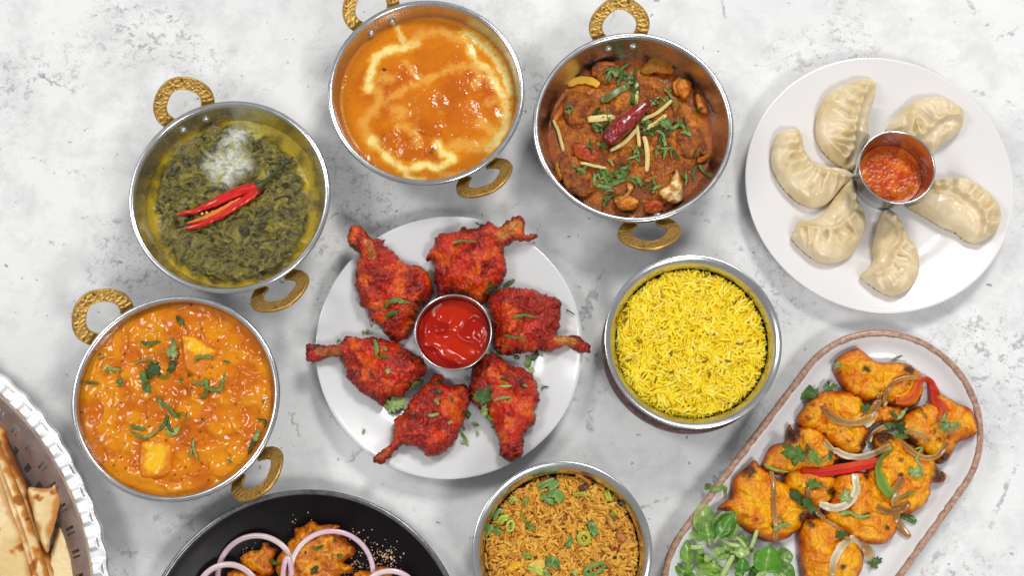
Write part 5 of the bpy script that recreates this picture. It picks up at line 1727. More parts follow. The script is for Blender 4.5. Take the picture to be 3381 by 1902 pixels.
# spring onion and vegetables on the fried rice
def so_mat():
    M = Mat('spring_onion_green')
    a = M.attr()
    M.p(Base_Color=M.mix(1.0, a.outputs['Color'], M.ramp(M.noise(0.003, 4, 0.6), [(0.3, 0.75), (0.7, 1.25)]), 'MULTIPLY'), Roughness=0.42, Coat_Weight=0.05, Coat_Roughness=0.1, Subsurface_Weight=0.25, Subsurface_Radius=(0.001, 0.002, 0.0005), Subsurface_Scale=1.0)
    M.bump(M.noise(0.003, 3), 0.15, 0.0004)
    return M.m
M_SO = so_mat()
GS = 'spring onion pieces on the fried rice'
def onion_strip(pts, w, c, lab, lift=0.0014, th=0.0009):
    p = drape(zF(pts), lift, 0.053, 0, 6, 12)
    n = len(p)
    p[:, 2] += 0.0012 * np.sin(np.linspace(0, np.pi, n))
    cc = np.repeat(np.asarray(c)[None], n, 0) * (0.9 + 0.2 * np.linspace(0, 1, n))[:, None]
    tag(ribbon('spring_onion', p, w * 0.2774 * 0.000248, th, M_SO, taper=(0.9, 0.88), col=np.clip(cc, 0, 1), roll=rng.uniform(-0.5, 0.5), m=12, sq=6, streak=0.6, wob=0.05), lab, 'spring onion', GS)
g1, g2, g3 = S(122, 158, 78), S(86, 130, 46), S(166, 184, 60)
for (pts, w, c, lab) in [
    ([(890, 410), (970, 360), (1085, 310)], 62, g1, 'upper of two straight green strips at the top of the fried rice'),
    ([(1010, 420), (1080, 380), (1130, 320)], 60, g1, 'short green strip touching the top straight strip'),
    ([(930, 480), (1000, 540), (1080, 580)], 70, g2, 'dark green strip under the broad top piece'),
    ([(1000, 460), (1100, 470), (1180, 560)], 120, S(112, 150, 70), 'broadest flat green piece near the top of the fried rice'),
    ([(555, 585), (590, 540), (640, 535)], 48, g3, 'yellow green curl at the upper left edge'),
    ([(375, 800), (390, 730), (440, 670), (475, 700)], 44, g1, 'tall green loop at the left edge of the fried rice'),
    ([(430, 830), (470, 770), (540, 760)], 66, g3, 'bright yellow green curl at the left of the fried rice'),
    ([(385, 860), (400, 920), (450, 940)], 60, g2, 'dark green piece below the left curls'),
    ([(235, 1025), (270, 950), (320, 880), (355, 870)], 62, g1, 'long green strip hanging at the left rim'),
    ([(560, 770), (590, 830), (570, 890)], 30, g3, 'thin pale ring segment beside the left curls'),
    ([(720, 630), (735, 560), (780, 540)], 40, S(120, 138, 40), 'olive green strip in the upper left of the rice'),
    ([(690, 680), (710, 760), (760, 820)], 18, S(120, 140, 40), 'thin olive thread in the rice'),
    ([(750, 830), (800, 870), (850, 880)], 55, S(96, 128, 36), 'olive green piece left of the middle'),
    ([(1520, 800), (1530, 880), (1590, 970)], 75, g2, 'green wedge right of the middle of the rice'),
    ([(1245, 1120), (1255, 1050), (1300, 1010)], 50, g2, 'small dark green sliver in the middle of the rice'),
    ([(1700, 430), (1720, 500), (1740, 560)], 60, S(172, 180, 40), 'yellow green square at the upper right of the rice'),
    ([(1765, 690), (1800, 740)], 40, S(124, 148, 40), 'olive green sliver at the right of the rice'),
    ([(700, 1195), (760, 1210), (815, 1230)], 38, S(110, 160, 40), 'green sliver at the lower left of the rice'),
    ([(980, 1290), (1060, 1280), (1130, 1330)], 110, g2, 'green flap over the pale egg piece'),
    ([(960, 1360), (1000, 1430), (1040, 1480)], 40, g1, 'green strip running off the bottom edge'),
    ([(770, 1350), (860, 1370), (950, 1430)], 50, g3, 'pale green curved strip beside the egg piece'),
    ([(1310, 1390), (1350, 1440)], 40, S(150, 190, 110), 'pale green sliver near the bottom edge'),
    ([(1480, 500), (1400, 480), (1300, 490)], 40, S(170, 168, 60), 'pale olive celery piece at the top of the rice')]:
    onion_strip(pts, w, c, lab)
def onion_ring(cx, cy, rx, ry, ang, w, c, lab):
    a = np.linspace(0, 2 * np.pi, 13)
    pts = [(cx + rx * math.cos(k) * math.cos(ang) - ry * math.sin(k) * math.sin(ang), cy + rx * math.cos(k) * math.sin(ang) + ry * math.sin(k) * math.cos(ang)) for k in a]
    onion_strip(pts, w, c, lab, 0.0014, 0.0016)
onion_ring(1435, 1005, 60, 66, 0, 38, S(176, 190, 50), 'round yellow green onion ring in the middle of the rice')
onion_ring(1560, 1370, 125, 50, -0.45, 36, S(98, 146, 56), 'long oval green onion ring at the bottom of the rice')
onion_ring(560, 860, 40, 60, 0.2, 22, S(186, 196, 90), 'pale thin onion ring at the left of the rice')
M_VEG2 = food('fried_vegetable', 0.35, 0.3, 0.12, 0.2, (0.002, 0.0015, 0.0005), ((0.002, 0.3, 0.0006),), 0.15, 0.003)
GVF = 'vegetable pieces in the fried rice'
for i, (ol, a, b, lab, nm, cat) in enumerate([
    ([(760, 1330), (850, 1260), (950, 1250), (990, 1300), (980, 1400), (900, 1460), (800, 1420)], S(216, 176, 70), S(226, 196, 110), 'pale yellow egg piece at the bottom of the fried rice', 'egg_piece', 'egg'),
    ([(500, 1370), (560, 1310), (640, 1270), (690, 1290), (740, 1330), (640, 1380), (540, 1430)], S(228, 168, 10), S(206, 140, 20), 'bright yellow pepper piece at the lower left of the fried rice', 'pepper_piece', 'pepper'),
    ([(1700, 740), (1740, 730), (1790, 800), (1830, 870), (1790, 910), (1740, 860)], S(196, 150, 60), S(160, 104, 30), 'pale brown carrot stick at the right of the fried rice', 'carrot_stick', 'carrot'),
    ([(1820, 930), (1860, 890), (1910, 940), (1940, 1010), (1890, 1060), (1830, 1010)], S(186, 120, 58), S(164, 96, 44), 'brown mushroom chunk at the right rim of the fried rice', 'mushroom_chunk', 'mushroom'),
    ([(1330, 225), (1390, 230), (1460, 280), (1530, 340), (1500, 370), (1420, 310), (1345, 260)], S(170, 96, 22), S(196, 122, 40), 'ragged brown fried strip at the top of the fried rice', 'fried_strip', 'vegetable'),
    ([(1370, 390), (1420, 360), (1500, 380), (1470, 420), (1400, 440)], S(92, 60, 44), S(60, 44, 40), 'dark wilted mushroom at the top of the fried rice', 'mushroom_chunk', 'mushroom'),
    ([(1830, 570), (1880, 575), (1910, 610), (1870, 625)], S(44, 34, 26), S(70, 50, 30), 'small black mushroom bit at the right rim', 'mushroom_chunk', 'mushroom'),
    ([(1480, 600), (1560, 590), (1680, 600), (1790, 640), (1700, 670), (1560, 660)], S(196, 136, 30), S(210, 160, 60), 'long pale fried strip right of the middle', 'fried_strip', 'vegetable'),
    ([(1700, 1120), (1780, 1125), (1860, 1110), (1850, 1150), (1760, 1160)], S(140, 50, 26), S(164, 76, 30), 'reddish brown sliver at the lower right', 'fried_strip', 'vegetable'),
    ([(1780, 1200), (1810, 1220), (1820, 1260), (1790, 1270)], S(50, 34, 28), S(74, 46, 36), 'little dark brown piece at the lower right', 'mushroom_chunk', 'mushroom')]):
    blob(zF, ol, 0.0525, 0.003, 0.9, M_VEG2, veg_col(a, b, i * 2.0, 0.004, False), nm, lab, cat, GVF, 0.0003, 0.004, s=0.0004, disp=((0.0004, 0.003, 3, 1.0),), seed=float(i), dil=0.004, outz=0.055)

# ================================================================== grilled chicken pieces
M_TIKKA = food('grilled_marinade', 0.34, 0.06, 0.12, 0.0, (0.003, 0.001, 0.0004), ((0.0012, 0.5, 0.0008), (0.0035, 0.35, 0.001)), 0.22, 0.0025, use_alpha=True, spec=0.36)
def tikka(outline, label, seed, chars=(), z=0.0055, cap=0.014, fib=0.8, zt=0.016):
    ol = np.array(outline, float)
    ol = ol.mean(0) + (ol - ol.mean(0)) * 1.12
    poly = ragged(local(zT, [tuple(q) for q in ol], zt), 0.0009, 0.008, seed, 5)
    pa = Patch(poly, 0.00058)
    x, y, d = pa.x, pa.y, pa.d
    dm = pa.dome(0.015, cap)
    base = np.maximum(PLAT_H(x, y), z) + 0.0003
    mx = dm.max()
    wx, wy = x + 0.004 * fbm(x, y, 0.014, 2, 0.5, seed), y + 0.004 * fbm(x, y, 0.014, 2, 0.5, seed + 4)
    big = fbm(wx, wy, 0.018, 3, 0.5, seed + 1)
    ca, sa = math.cos(fib), math.sin(fib)
    fx, fy = (wx * ca + wy * sa), (-wx * sa + wy * ca)
    fiber = fbm(fx * 0.22, fy, 0.0026, 3, 0.55, seed + 2)
    fz = smooth(-0.15, 0.25, fbm(x, y, 0.016, 2, 0.5, seed + 19))
    fz2 = np.abs(fbm(wx, wy, 0.022, 2, 0.5, seed + 51))
    top = base + mx * 0.25 + dm * 0.95 + smooth(0.002, 0.010, d) * (0.0046 * big - 0.0018 * smooth(0.10, 0.0, fz2))
    dp = 0.0012 * fbm(x, y, 0.005, 4, 0.6, seed + 7) + 0.0010 * fiber * fz + 0.0003 * fbm(x, y, 0.0016, 2, 0.6, seed + 8)
    col = mixc(S(218, 122, 0), S(236, 166, 0), smooth(-0.3, 0.4, fbm(wx, wy, 0.014, 3, 0.55, seed + 11)))
    col = mixc(col, S(236, 176, 14), fz * smooth(0.0, 0.6, fiber) * 0.8)
    col = mixc(col, S(206, 92, 0), smooth(0.1, 0.6, fbm(wx, wy, 0.012, 4, 0.55, seed + 21) + 0.3 * smooth(0.006, 0.0, d)) * 0.8)
    col = mixc(col, S(238, 176, 2), smooth(0.004, 0.013, d) * smooth(-0.1, 0.4, fbm(x, y, 0.02, 3, 0.5, seed + 71)) * 0.75)
    col = mixc(col, S(178, 60, 0), smooth(0.0045, 0.0, d + 0.003 * fbm(x, y, 0.012, 3, 0.5, seed + 73)) * 0.8)
    f1, v1 = worley(x + 0.004 * fbm(x, y, 0.006, 2, 0.5, 3.0), y, 0.009, int(seed) + 3)
    spot = smooth(0.30, 0.05, f1 + 0.35 * fbm(x, y, 0.004, 3, 0.6, seed)) * (v1 > 0.84)
    col = mixc(col, S(120, 40, 4), spot * 0.8)
    ch = np.zeros(len(x))
    for (qx, qy, qr) in chars:
        pc = local(zT, [(qx, qy), (qx + qr, qy)], zt)
        ch = np.maximum(ch, smooth(1.25, 0.45, np.hypot(x - pc[0][0], y - pc[0][1]) / (pc[1][0] - pc[0][0]) + 0.45 * fbm(x, y, 0.005, 3, 0.55, seed + 31)))
    ch = np.maximum(ch, smooth(0.0024, 0.0, d + 0.0022 * fbm(x, y, 0.009, 3, 0.5, seed + 37)) * 0.7)
    col = mixc(col, S(52, 14, 12), ch * 0.92)
    dp = dp + 0.0006 * ch * fbm(x, y, 0.002, 2, 0.5, 4.0)
    col = np.concatenate([np.clip(col, 0, 1), np.clip(0.22 + 0.12 * fz, 0.1, 1)[:, None]], 1)
    bot = np.maximum(base, base + mx * 0.25 - dm * 0.6)
    o = pa.build('grilled_chicken', top, np.where(d <= 0, top, bot), M_TIKKA, col, disp=dp * smooth(0, 0.001, d))
    tag(o, label, 'chicken', 'grilled chicken pieces on the platter')
tikka([(780, 860), (860, 850), (950, 870), (1010, 880), (1030, 920), (1010, 1000), (960, 1040), (900, 1050), (840, 1020), (790, 980), (760, 930)],
      'grilled chicken piece tucked below the red pepper stick', 3.0, [(1010, 970, 40)])
tikka([(1270, 650), (1340, 640), (1430, 670), (1520, 730), (1560, 790), (1440, 790), (1330, 770), (1280, 720)], 'dark edged grilled chicken scrap behind the onion arcs', 61.0, [(1310, 640, 70), (1480, 690, 60)])
tikka([(1240, 480), (1300, 470), (1400, 480), (1430, 520), (1400, 570), (1300, 560), (1250, 530)], 'small grilled chicken scrap below the topmost piece', 66.0, [(1260, 520, 30)], cap=0.008)
tikka([(1165, 170), (1210, 195), (1270, 235), (1340, 240), (1420, 245), (1470, 275), (1500, 310), (1510, 380), (1490, 440), (1440, 475), (1380, 470), (1320, 450), (1280, 430), (1210, 440), (1160, 420), (1110, 380), (1070, 320), (1050, 280), (1050, 240), (1080, 210), (1130, 185)],
      'topmost grilled chicken piece on the platter', 10.0, [(1200, 280, 28), (1440, 285, 38)], fib=1.45)
tikka([(1000, 410), (1060, 410), (1120, 420), (1170, 450), (1195, 490), (1260, 510), (1280, 560), (1220, 600), (1200, 650), (1190, 700), (1130, 740), (1060, 720), (1020, 690), (970, 650), (930, 620), (870, 600), (840, 570), (850, 530), (880, 490), (930, 440)],
      'round grilled chicken piece under the big brown onion arc', 17.0, [(1190, 700, 40), (960, 650, 20)], fib=0.5)
tikka([(785, 600), (800, 630), (850, 610), (910, 615), (960, 650), (990, 700), (1020, 760), (1010, 820), (950, 850), (880, 850), (800, 850), (740, 860), (680, 850), (640, 820), (650, 770), (690, 710), (770, 680), (765, 630)],
      'grilled chicken piece with a burnt top corner at the platter\'s left', 24.0, [(790, 645, 55), (1000, 750, 25)], fib=2.2)
tikka([(575, 815), (600, 840), (640, 860), (690, 900), (740, 930), (790, 960), (850, 1030), (880, 1080), (870, 1110), (820, 1160), (770, 1200), (720, 1225), (640, 1230), (560, 1190), (490, 1140), (440, 1080), (390, 1070), (410, 1040), (460, 1000), (460, 930), (500, 880)],
      'large grilled chicken piece beside the salad leaves', 31.0, [(530, 860, 45), (855, 1120, 50)], fib=0.3)
tikka([(1500, 500), (1560, 480), (1620, 430), (1660, 450), (1710, 480), (1770, 520), (1790, 600), (1790, 650), (1720, 680), (1690, 740), (1640, 790), (1580, 770), (1540, 720), (1480, 690), (1430, 630), (1420, 580), (1450, 530)],
      'grilled chicken piece at the platter\'s right edge', 38.0, [(1640, 780, 50), (1460, 690, 40)], fib=0.9)
tikka([(1300, 780), (1350, 740), (1440, 750), (1510, 780), (1580, 790), (1600, 840), (1640, 870), (1630, 910), (1570, 920), (1560, 980), (1530, 1030), (1450, 1080), (1380, 1060), (1300, 1000), (1250, 920), (1240, 850)],
      'grilled chicken piece with a black burnt right tip', 45.0, [(1610, 880, 52), (1390, 880, 16)], fib=0.4)
tikka([(1060, 890), (1130, 870), (1210, 880), (1270, 930), (1310, 980), (1340, 1050), (1360, 1130), (1350, 1200), (1290, 1250), (1200, 1240), (1130, 1215), (1060, 1170), (1000, 1120), (1000, 1060), (1030, 1000), (1020, 940)],
      'spotted grilled chicken piece in the middle of the platter', 52.0, [(1315, 1175, 22), (1200, 890, 20)], fib=1.0)
tikka([(870, 1140), (940, 1140), (1010, 1150), (1080, 1200), (1130, 1260), (1175, 1340), (1160, 1420), (1120, 1480), (1040, 1540), (950, 1540), (880, 1500), (860, 1420), (850, 1330), (840, 1240), (850, 1170)],
      'lowest grilled chicken piece, cut by the bottom edge', 59.0, [(885, 1160, 26), (1060, 1400, 20)], fib=1.5)
tikka([(1090, 720), (1130, 745), (1190, 740), (1200, 790), (1150, 810), (1060, 800), (1020, 770)], 'charred scrap of chicken below the white onion arc', 71.0, [(1090, 790, 60)], cap=0.007)

def onion_mat():
    M = Mat('fried_onion')
    a = M.attr()
    c = M.mix(1.0, a.outputs['Color'], M.ramp(M.noise(0.004, 4), [(0.3, 0.85), (0.7, 1.12)]), 'MULTIPLY')
    M.p(Base_Color=c, Roughness=0.26, Coat_Weight=0.15, Coat_Roughness=0.08, Subsurface_Weight=0.4, Subsurface_Radius=(0.003, 0.002, 0.001), Subsurface_Scale=1.0)
    M.bump(M.noise(0.003, 3), 0.2, 0.0005)
    return M.m
M_ONION = onion_mat()
def strip(zf, pts, w, c0, c1, name, label, cat, group, th=0.0017, lift=0.0016, roll=0.0, z=0.02, taper=(0.72, 0.62), mat=None, wprof=None, sm=12):
    p = drape(zf(pts), lift, z, 0.006, 6, sm)
    n = len(p)
    k = zf([(1, 0)])[0][0] - zf([(0, 0)])[0][0]
    wd = w * k * 0.000248 * 0.85
    if wprof is not None:
        wd = wd * np.interp(np.linspace(0, 1, n), np.linspace(0, 1, len(wprof)), wprof)
    u = np.linspace(0, 1, n)
    cc = mixc(c0, c1, 0.5 - 0.5 * np.cos(u * 6.28 + w))
    o = ribbon(name, p, wd, th, mat or M_ONION, taper=taper, roll=roll, col=np.clip(cc, 0, 1), m=12, wob=0.05, sq=4.0, streak=0.5)
    return tag(o, label, cat, group)
br, tn, wh = S(156, 104, 46), S(190, 146, 80), S(222, 208, 180)
GO = 'fried onion slices on the platter'
for (pts, w, a, b, lab) in [
    ([(970, 490), (990, 530), (1060, 570), (1130, 580), (1200, 560), (1250, 500), (1280, 420)], 50, br, tn, 'large brown onion arc over the round chicken piece'),
    ([(1500, 320), (1420, 325), (1350, 360), (1315, 420), (1305, 490)], 28, br, tn, 'thin brown onion arc on the topmost piece'),
    ([(965, 680), (1010, 730), (1090, 765), (1180, 775), (1260, 750), (1340, 710)], 44, tn, wh, 'shiny white onion arc above the red pepper stick'),
    ([(660, 850), (680, 930), (680, 1040), (690, 1160), (690, 1250)], 32, tn, br, 'straight onion strip across the piece beside the salad'),
    ([(1140, 870), (1150, 950), (1120, 1020), (1060, 1060), (990, 1060), (940, 1040)], 52, wh, wh, 'whitest onion hook in the middle of the platter'),
    ([(870, 950), (890, 1040), (940, 1110), (1010, 1160), (1080, 1200)], 34, tn, br, 'curved onion strip running to the lowest piece'),
    ([(1410, 890), (1370, 970), (1370, 1060), (1385, 1150), (1450, 1230)], 50, br, tn, 'long brown onion strip crossing the platter\'s lower right'),
    ([(1270, 1060), (1330, 1085), (1400, 1075), (1450, 1030)], 44, br, br, 'brown onion arc crossing the long strip'),
    ([(1410, 690), (1460, 740), (1530, 780), (1600, 770), (1650, 720), (1660, 690)], 38, br, tn, 'brown onion hook at the right edge piece'),
    ([(1420, 640), (1480, 630), (1540, 660), (1560, 690)], 38, br, tn, 'short brown onion arc above the hook'),
    ([(1010, 1460), (1020, 1370), (1060, 1290), (1110, 1240)], 50, tn, wh, 'pale onion strip down the lowest piece'),
    ([(1110, 1240), (1180, 1270), (1220, 1330), (1210, 1370)], 66, tn, wh, 'wide pale onion flap beside the lowest piece'),
    ([(1200, 600), (1240, 560), (1260, 520)], 40, tn, wh, 'short pale onion end under the large brown arc'),
    ([(1220, 690), (1240, 650), (1290, 610), (1330, 605)], 36, br, tn, 'short dark onion curl beside the dark coriander')]:
    strip(zT, pts, w, a, b, 'onion_slice', lab, 'onion', GO)
M_PEPPER = food('cooked_pepper', 0.5, 0.0, 0.1, 0.0, bump=((0.003, 0.5, 0.0012),), vary=0.2, vsize=0.004, spec=0.3)
def red_stick():
    t = thing('pepper_stick', 'straight bright red pepper stick across the grilled chicken', 'pepper', (0, 0, 0), 0, 'pepper pieces on the platter')
    c = [(838, 862), (950, 860), (1060, 846), (1160, 828), (1272, 806)]
    a = drape(zT([(x, y - 13) for x, y in c]), 0.0022, 0.02, 0.006, 6, 50)
    b = drape(zT([(x, y + 13) for x, y in c]), 0.0022, 0.02, 0.006, 6, 50)
    z = np.maximum(a[:, 2], b[:, 2])
    z = np.full(len(z), z.mean() + 0.0012)
    a[:, 2], b[:, 2] = z + 0.0006, z
    t.location = tuple(a.mean(0))
    o = a.mean(0)
    w = 31 * 0.5811 * 0.000248
    for nm, p, c0, c1 in (('flesh', a, S(206, 62, 8), S(190, 40, 4)), ('skin', b, S(204, 14, 2), S(190, 10, 2))):
        n = len(p)
        ribbon(nm, p - o, w * 1.02, 0.0040, M_PEPPER, t, (0.85, 0.85), col=mixc(c0, c1, 0.5 + 0.5 * np.sin(np.linspace(0, 7, n))), m=16, wob=0.03, sq=6, streak=0.0)
red_stick()
strip(zT, [(1370, 455), (1430, 450), (1480, 415), (1500, 360), (1530, 335), (1570, 350), (1585, 400), (1600, 450), (1640, 490), (1640, 540), (1615, 565)], 56, S(206, 88, 8), S(186, 34, 4), 'pepper_stick',
      'wavy orange red pepper slice at the upper right of the platter', 'pepper', 'pepper pieces on the platter', th=0.0026, lift=0.0012, sm=20, mat=M_PEPPER, wprof=[.9, 1.2, .9, .6, .8, 1.1, 1.2, 1, .8])
strip(zT, [(1330, 740), (1290, 780), (1272, 850), (1295, 920), (1330, 975), (1350, 1005)], 62, S(96, 118, 30), S(120, 146, 44), 'pepper_stick', 'curved green pepper slice right of the red stick', 'pepper', 'pepper pieces on the platter',
      th=0.0030, lift=0.0015, mat=M_PEPPER, wprof=[.35, .4, .7, 1.2, 1.2, .7], sm=20)
strip(zT, [(1400, 1105), (1440, 1120), (1488, 1145)], 44, S(74, 104, 34), S(96, 124, 44), 'pepper_stick', 'small green pepper end at the right of the middle piece', 'pepper', 'pepper pieces on the platter', th=0.004)

G = 'coriander scattered on the platter'
for (x_, y_, s_, a_, dk, lab) in [(900, 420, 66, 2.9, .9, 'coriander leaf left of the round chicken piece'), (980, 395, 54, 0.5, .9, 'coriander leaf tip at the top of the round piece'),
                              (1330, 585, 70, 2.2, .55, 'dark coriander leaf in the gap of the platter'), (1395, 600, 56, -0.6, .6, 'second dark coriander leaf in the gap of the platter'),
                              (820, 765, 76, 2.8, 1.15, 'broad pale coriander leaf on the burnt corner piece'), (890, 770, 56, -0.6, 1.2, 'yellow green coriander lobe on the burnt corner piece'),
                              (890, 925, 54, -0.3, 1.2, 'pale coriander leaf below the red pepper stick'), (825, 1015, 58, 2.4, .8, 'dark coriander sprig at the large left piece'), (860, 1035, 50, -0.9, .75, 'lower dark sprig at the large left piece'),
                              (1085, 1010, 42, 1.4, 1.0, 'coriander leaf inside the white onion hook'), (1380, 655, 50, 0.2, 1.1, 'light coriander leaf over the onion arcs'),
                              (1690, 600, 40, 0.5, .7, 'dark coriander piece on the right edge chicken'), (1650, 615, 40, 2.2, .7, 'dark coriander tail on the right edge chicken'), (1470, 870, 44, 0.8, .9, 'coriander leaf beside the burnt right tip'),
                              (1640, 560, 30, 1.0, 1.0, 'small coriander bit at the end of the wavy pepper'), (1190, 505, 36, 0.9, 1.1, 'coriander bit on the large brown onion arc'), (1230, 690, 32, 2.0, .9, 'coriander bit in the dark onion curl'),
                              (1050, 1225, 42, 0.5, 1.0, 'coriander leaf on the lowest piece'), (1240, 1385, 48, 0.8, .9, 'coriander leaf on the bare platter at the bottom'), (1035, 255, 40, 0.8, .8, 'coriander leaf poking out left of the topmost piece')]:
    leaf(zT, x_, y_, s_, a_, lab, G, z=0.02, floor=0.006, dark=dk)
for (pts, w, lab) in [([(290, 960), (310, 940), (350, 960), (395, 950), (405, 1005)], 30, 'zigzag coriander strip hanging over the platter rim'),
                      ([(1335, 235), (1370, 215), (1410, 198)], 8, 'thin stalk above the topmost chicken piece'),
                      ([(625, 815), (680, 845), (770, 862)], 16, 'dark stalk along the edge of the large left piece'),
                      ([(930, 800), (970, 785), (1000, 760)], 12, 'pale stalk beside the red pepper stick'), ([(1000, 740), (1005, 800)], 18, 'dark shred above the red pepper stick'),
                      ([(870, 700), (875, 740)], 20, 'upright shred on the burnt corner piece'), ([(790, 800), (810, 815)], 30, 'dark corner shred on the burnt corner piece'),
                      ([(1370, 560), (1400, 540), (1430, 490)], 22, 'bright stalk above the dark leaves'), ([(1345, 510), (1380, 560)], 20, 'short bright stalk above the dark leaves'),
                      ([(1480, 730), (1520, 725), (1490, 780), (1515, 830), (1530, 890)], 14, 'long bent stalk on the burnt tip piece'), ([(1390, 1015), (1440, 985), (1490, 970)], 12, 'flat pale stalk crossing the long onion strip'),
                      ([(1050, 1100), (1110, 1090), (1160, 1115), (1230, 1105)], 22, 'flat shred across the middle piece'), ([(680, 1195), (720, 1165), (780, 1160)], 24, 'shred across the straight onion strip'),
                      ([(655, 1165), (690, 1140), (720, 1120), (735, 1150)], 10, 'curled thread on the straight onion strip'), ([(1355, 470), (1390, 435)], 12, 'olive thread below the thin onion arc'),
                      ([(1300, 770), (1350, 720)], 18, 'pale strip at the tip of the green pepper'), ([(985, 345), (990, 355)], 14, 'tiny crumb above the round piece')]:
    shred(zT, pts, w, 'coriander: ' + lab, G, z=0.02, floor=0.006, dark=1.0)

# ================================================================== salad leaves
def salad_mat():
    M = Mat('salad_leaf_green')
    a = M.attr()
    c = M.mix(1.0, a.outputs['Color'], M.ramp(M.noise(0.006, 4), [(0.3, 0.82), (0.7, 1.15)]), 'MULTIPLY')
    M.p(Base_Color=c, Roughness=0.36, Coat_Weight=0.2, Coat_Roughness=0.15, Subsurface_Weight=0.2, Subsurface_Radius=(0.0008, 0.002, 0.0004), Subsurface_Scale=1.0)
    M.bump(M.noise(0.004, 3), 0.35, 0.0008)
    return M.m
M_SALAD = salad_mat()
M_STALK = plain('salad_stalk', S(172, 190, 120), 0.4, coat=0.15, vary=0.15, vsize=0.004, sss=0.3)
def salad_leaf(base, tip, w, zb, zt, c, label, curl=0.25, cup=0.35, roll=0.0, stalk=0.25):
    """oval leaf from stalk base to tip (zL pixels); w full width in pixels"""
    b, e = PP(zL([base]), zb)[0], PP(zL([tip]), zt)[0]
    L = np.linalg.norm(e - b)
    k = 500 / 2399 * 0.000248
    W = w * k / 2
    nU, nV = 22, 13
    u, v = np.linspace(0, 1, nU), np.linspace(-1, 1, nV)
    U, V = np.meshgrid(u, v, indexing='ij')
    ub = np.clip((U - stalk) / (1 - stalk), 0, 1)
    half = W * np.where(U < stalk, 0.10 + 0.04 * U, np.maximum(0.12 * (1 - ub), np.sin(np.pi * ub ** 0.75) ** 0.62))
    half = np.where(ub >= 0.999, W * 0.03, half)
    ax = (e - b) / L
    sd = np.cross([0, 0, 1.0], ax)
    sd /= np.linalg.norm(sd)
    up = np.cross(ax, sd)
    cr, sr = math.cos(roll), math.sin(roll)
    sd, up = sd * cr + up * sr, -sd * sr + up * cr
    lift = cup * W * V ** 2 * np.minimum(1, half / W * 1.2) - 0.06 * W * np.exp(-(V / 0.12) ** 2) * (U > stalk) + curl * L * (np.sin(np.pi * U) * 0.35)
    lift = lift + 0.05 * W * np.sin(U * 15 + w) * np.abs(V) + 0.045 * W * np.cos(np.abs(V) * 4 - U * 16) * (U > stalk)
    p = b + U[..., None] * (e - b) + (V * half)[..., None] * sd + lift[..., None] * up
    p = p.reshape(-1, 3)
    p[:, 2] = np.maximum(p[:, 2], 0.0062)
    th = 0.0004
    N = len(p)
    verts = np.concatenate([p, p - up * th])
    g = gridfaces(nU, nV)
    fs = [g, g[:, ::-1] + N]
    i = np.arange(nU - 1)
    for cidx in (0, nV - 1):
        q = np.stack([i * nV + cidx, (i + 1) * nV + cidx, (i + 1) * nV + cidx + N, i * nV + cidx + N], -1)
        fs.append(q)
    vein = np.exp(-(V / 0.10) ** 2) + 0.4 * smooth(0.75, 1.0, np.cos(np.abs(V) * 4 - U * 16)) * (U > stalk)
    cc = mixc(c, S(178, 198, 110), np.clip(vein.ravel() * 0.45 + (U < stalk).ravel() * 0.8, 0, 1))
    cc = np.concatenate([cc, cc * 1.1])
    o = mk('salad_leaf', verts, fs, M_SALAD, None, np.clip(cc, 0, 1), tuple(b))
    return tag(o, label, 'salad leaf', 'lamb lettuce leaves at the platter\'s lower end')
gA, gB, gC, gD = S(98, 138, 56), S(62, 126, 20), S(146, 176, 94), S(118, 160, 52)
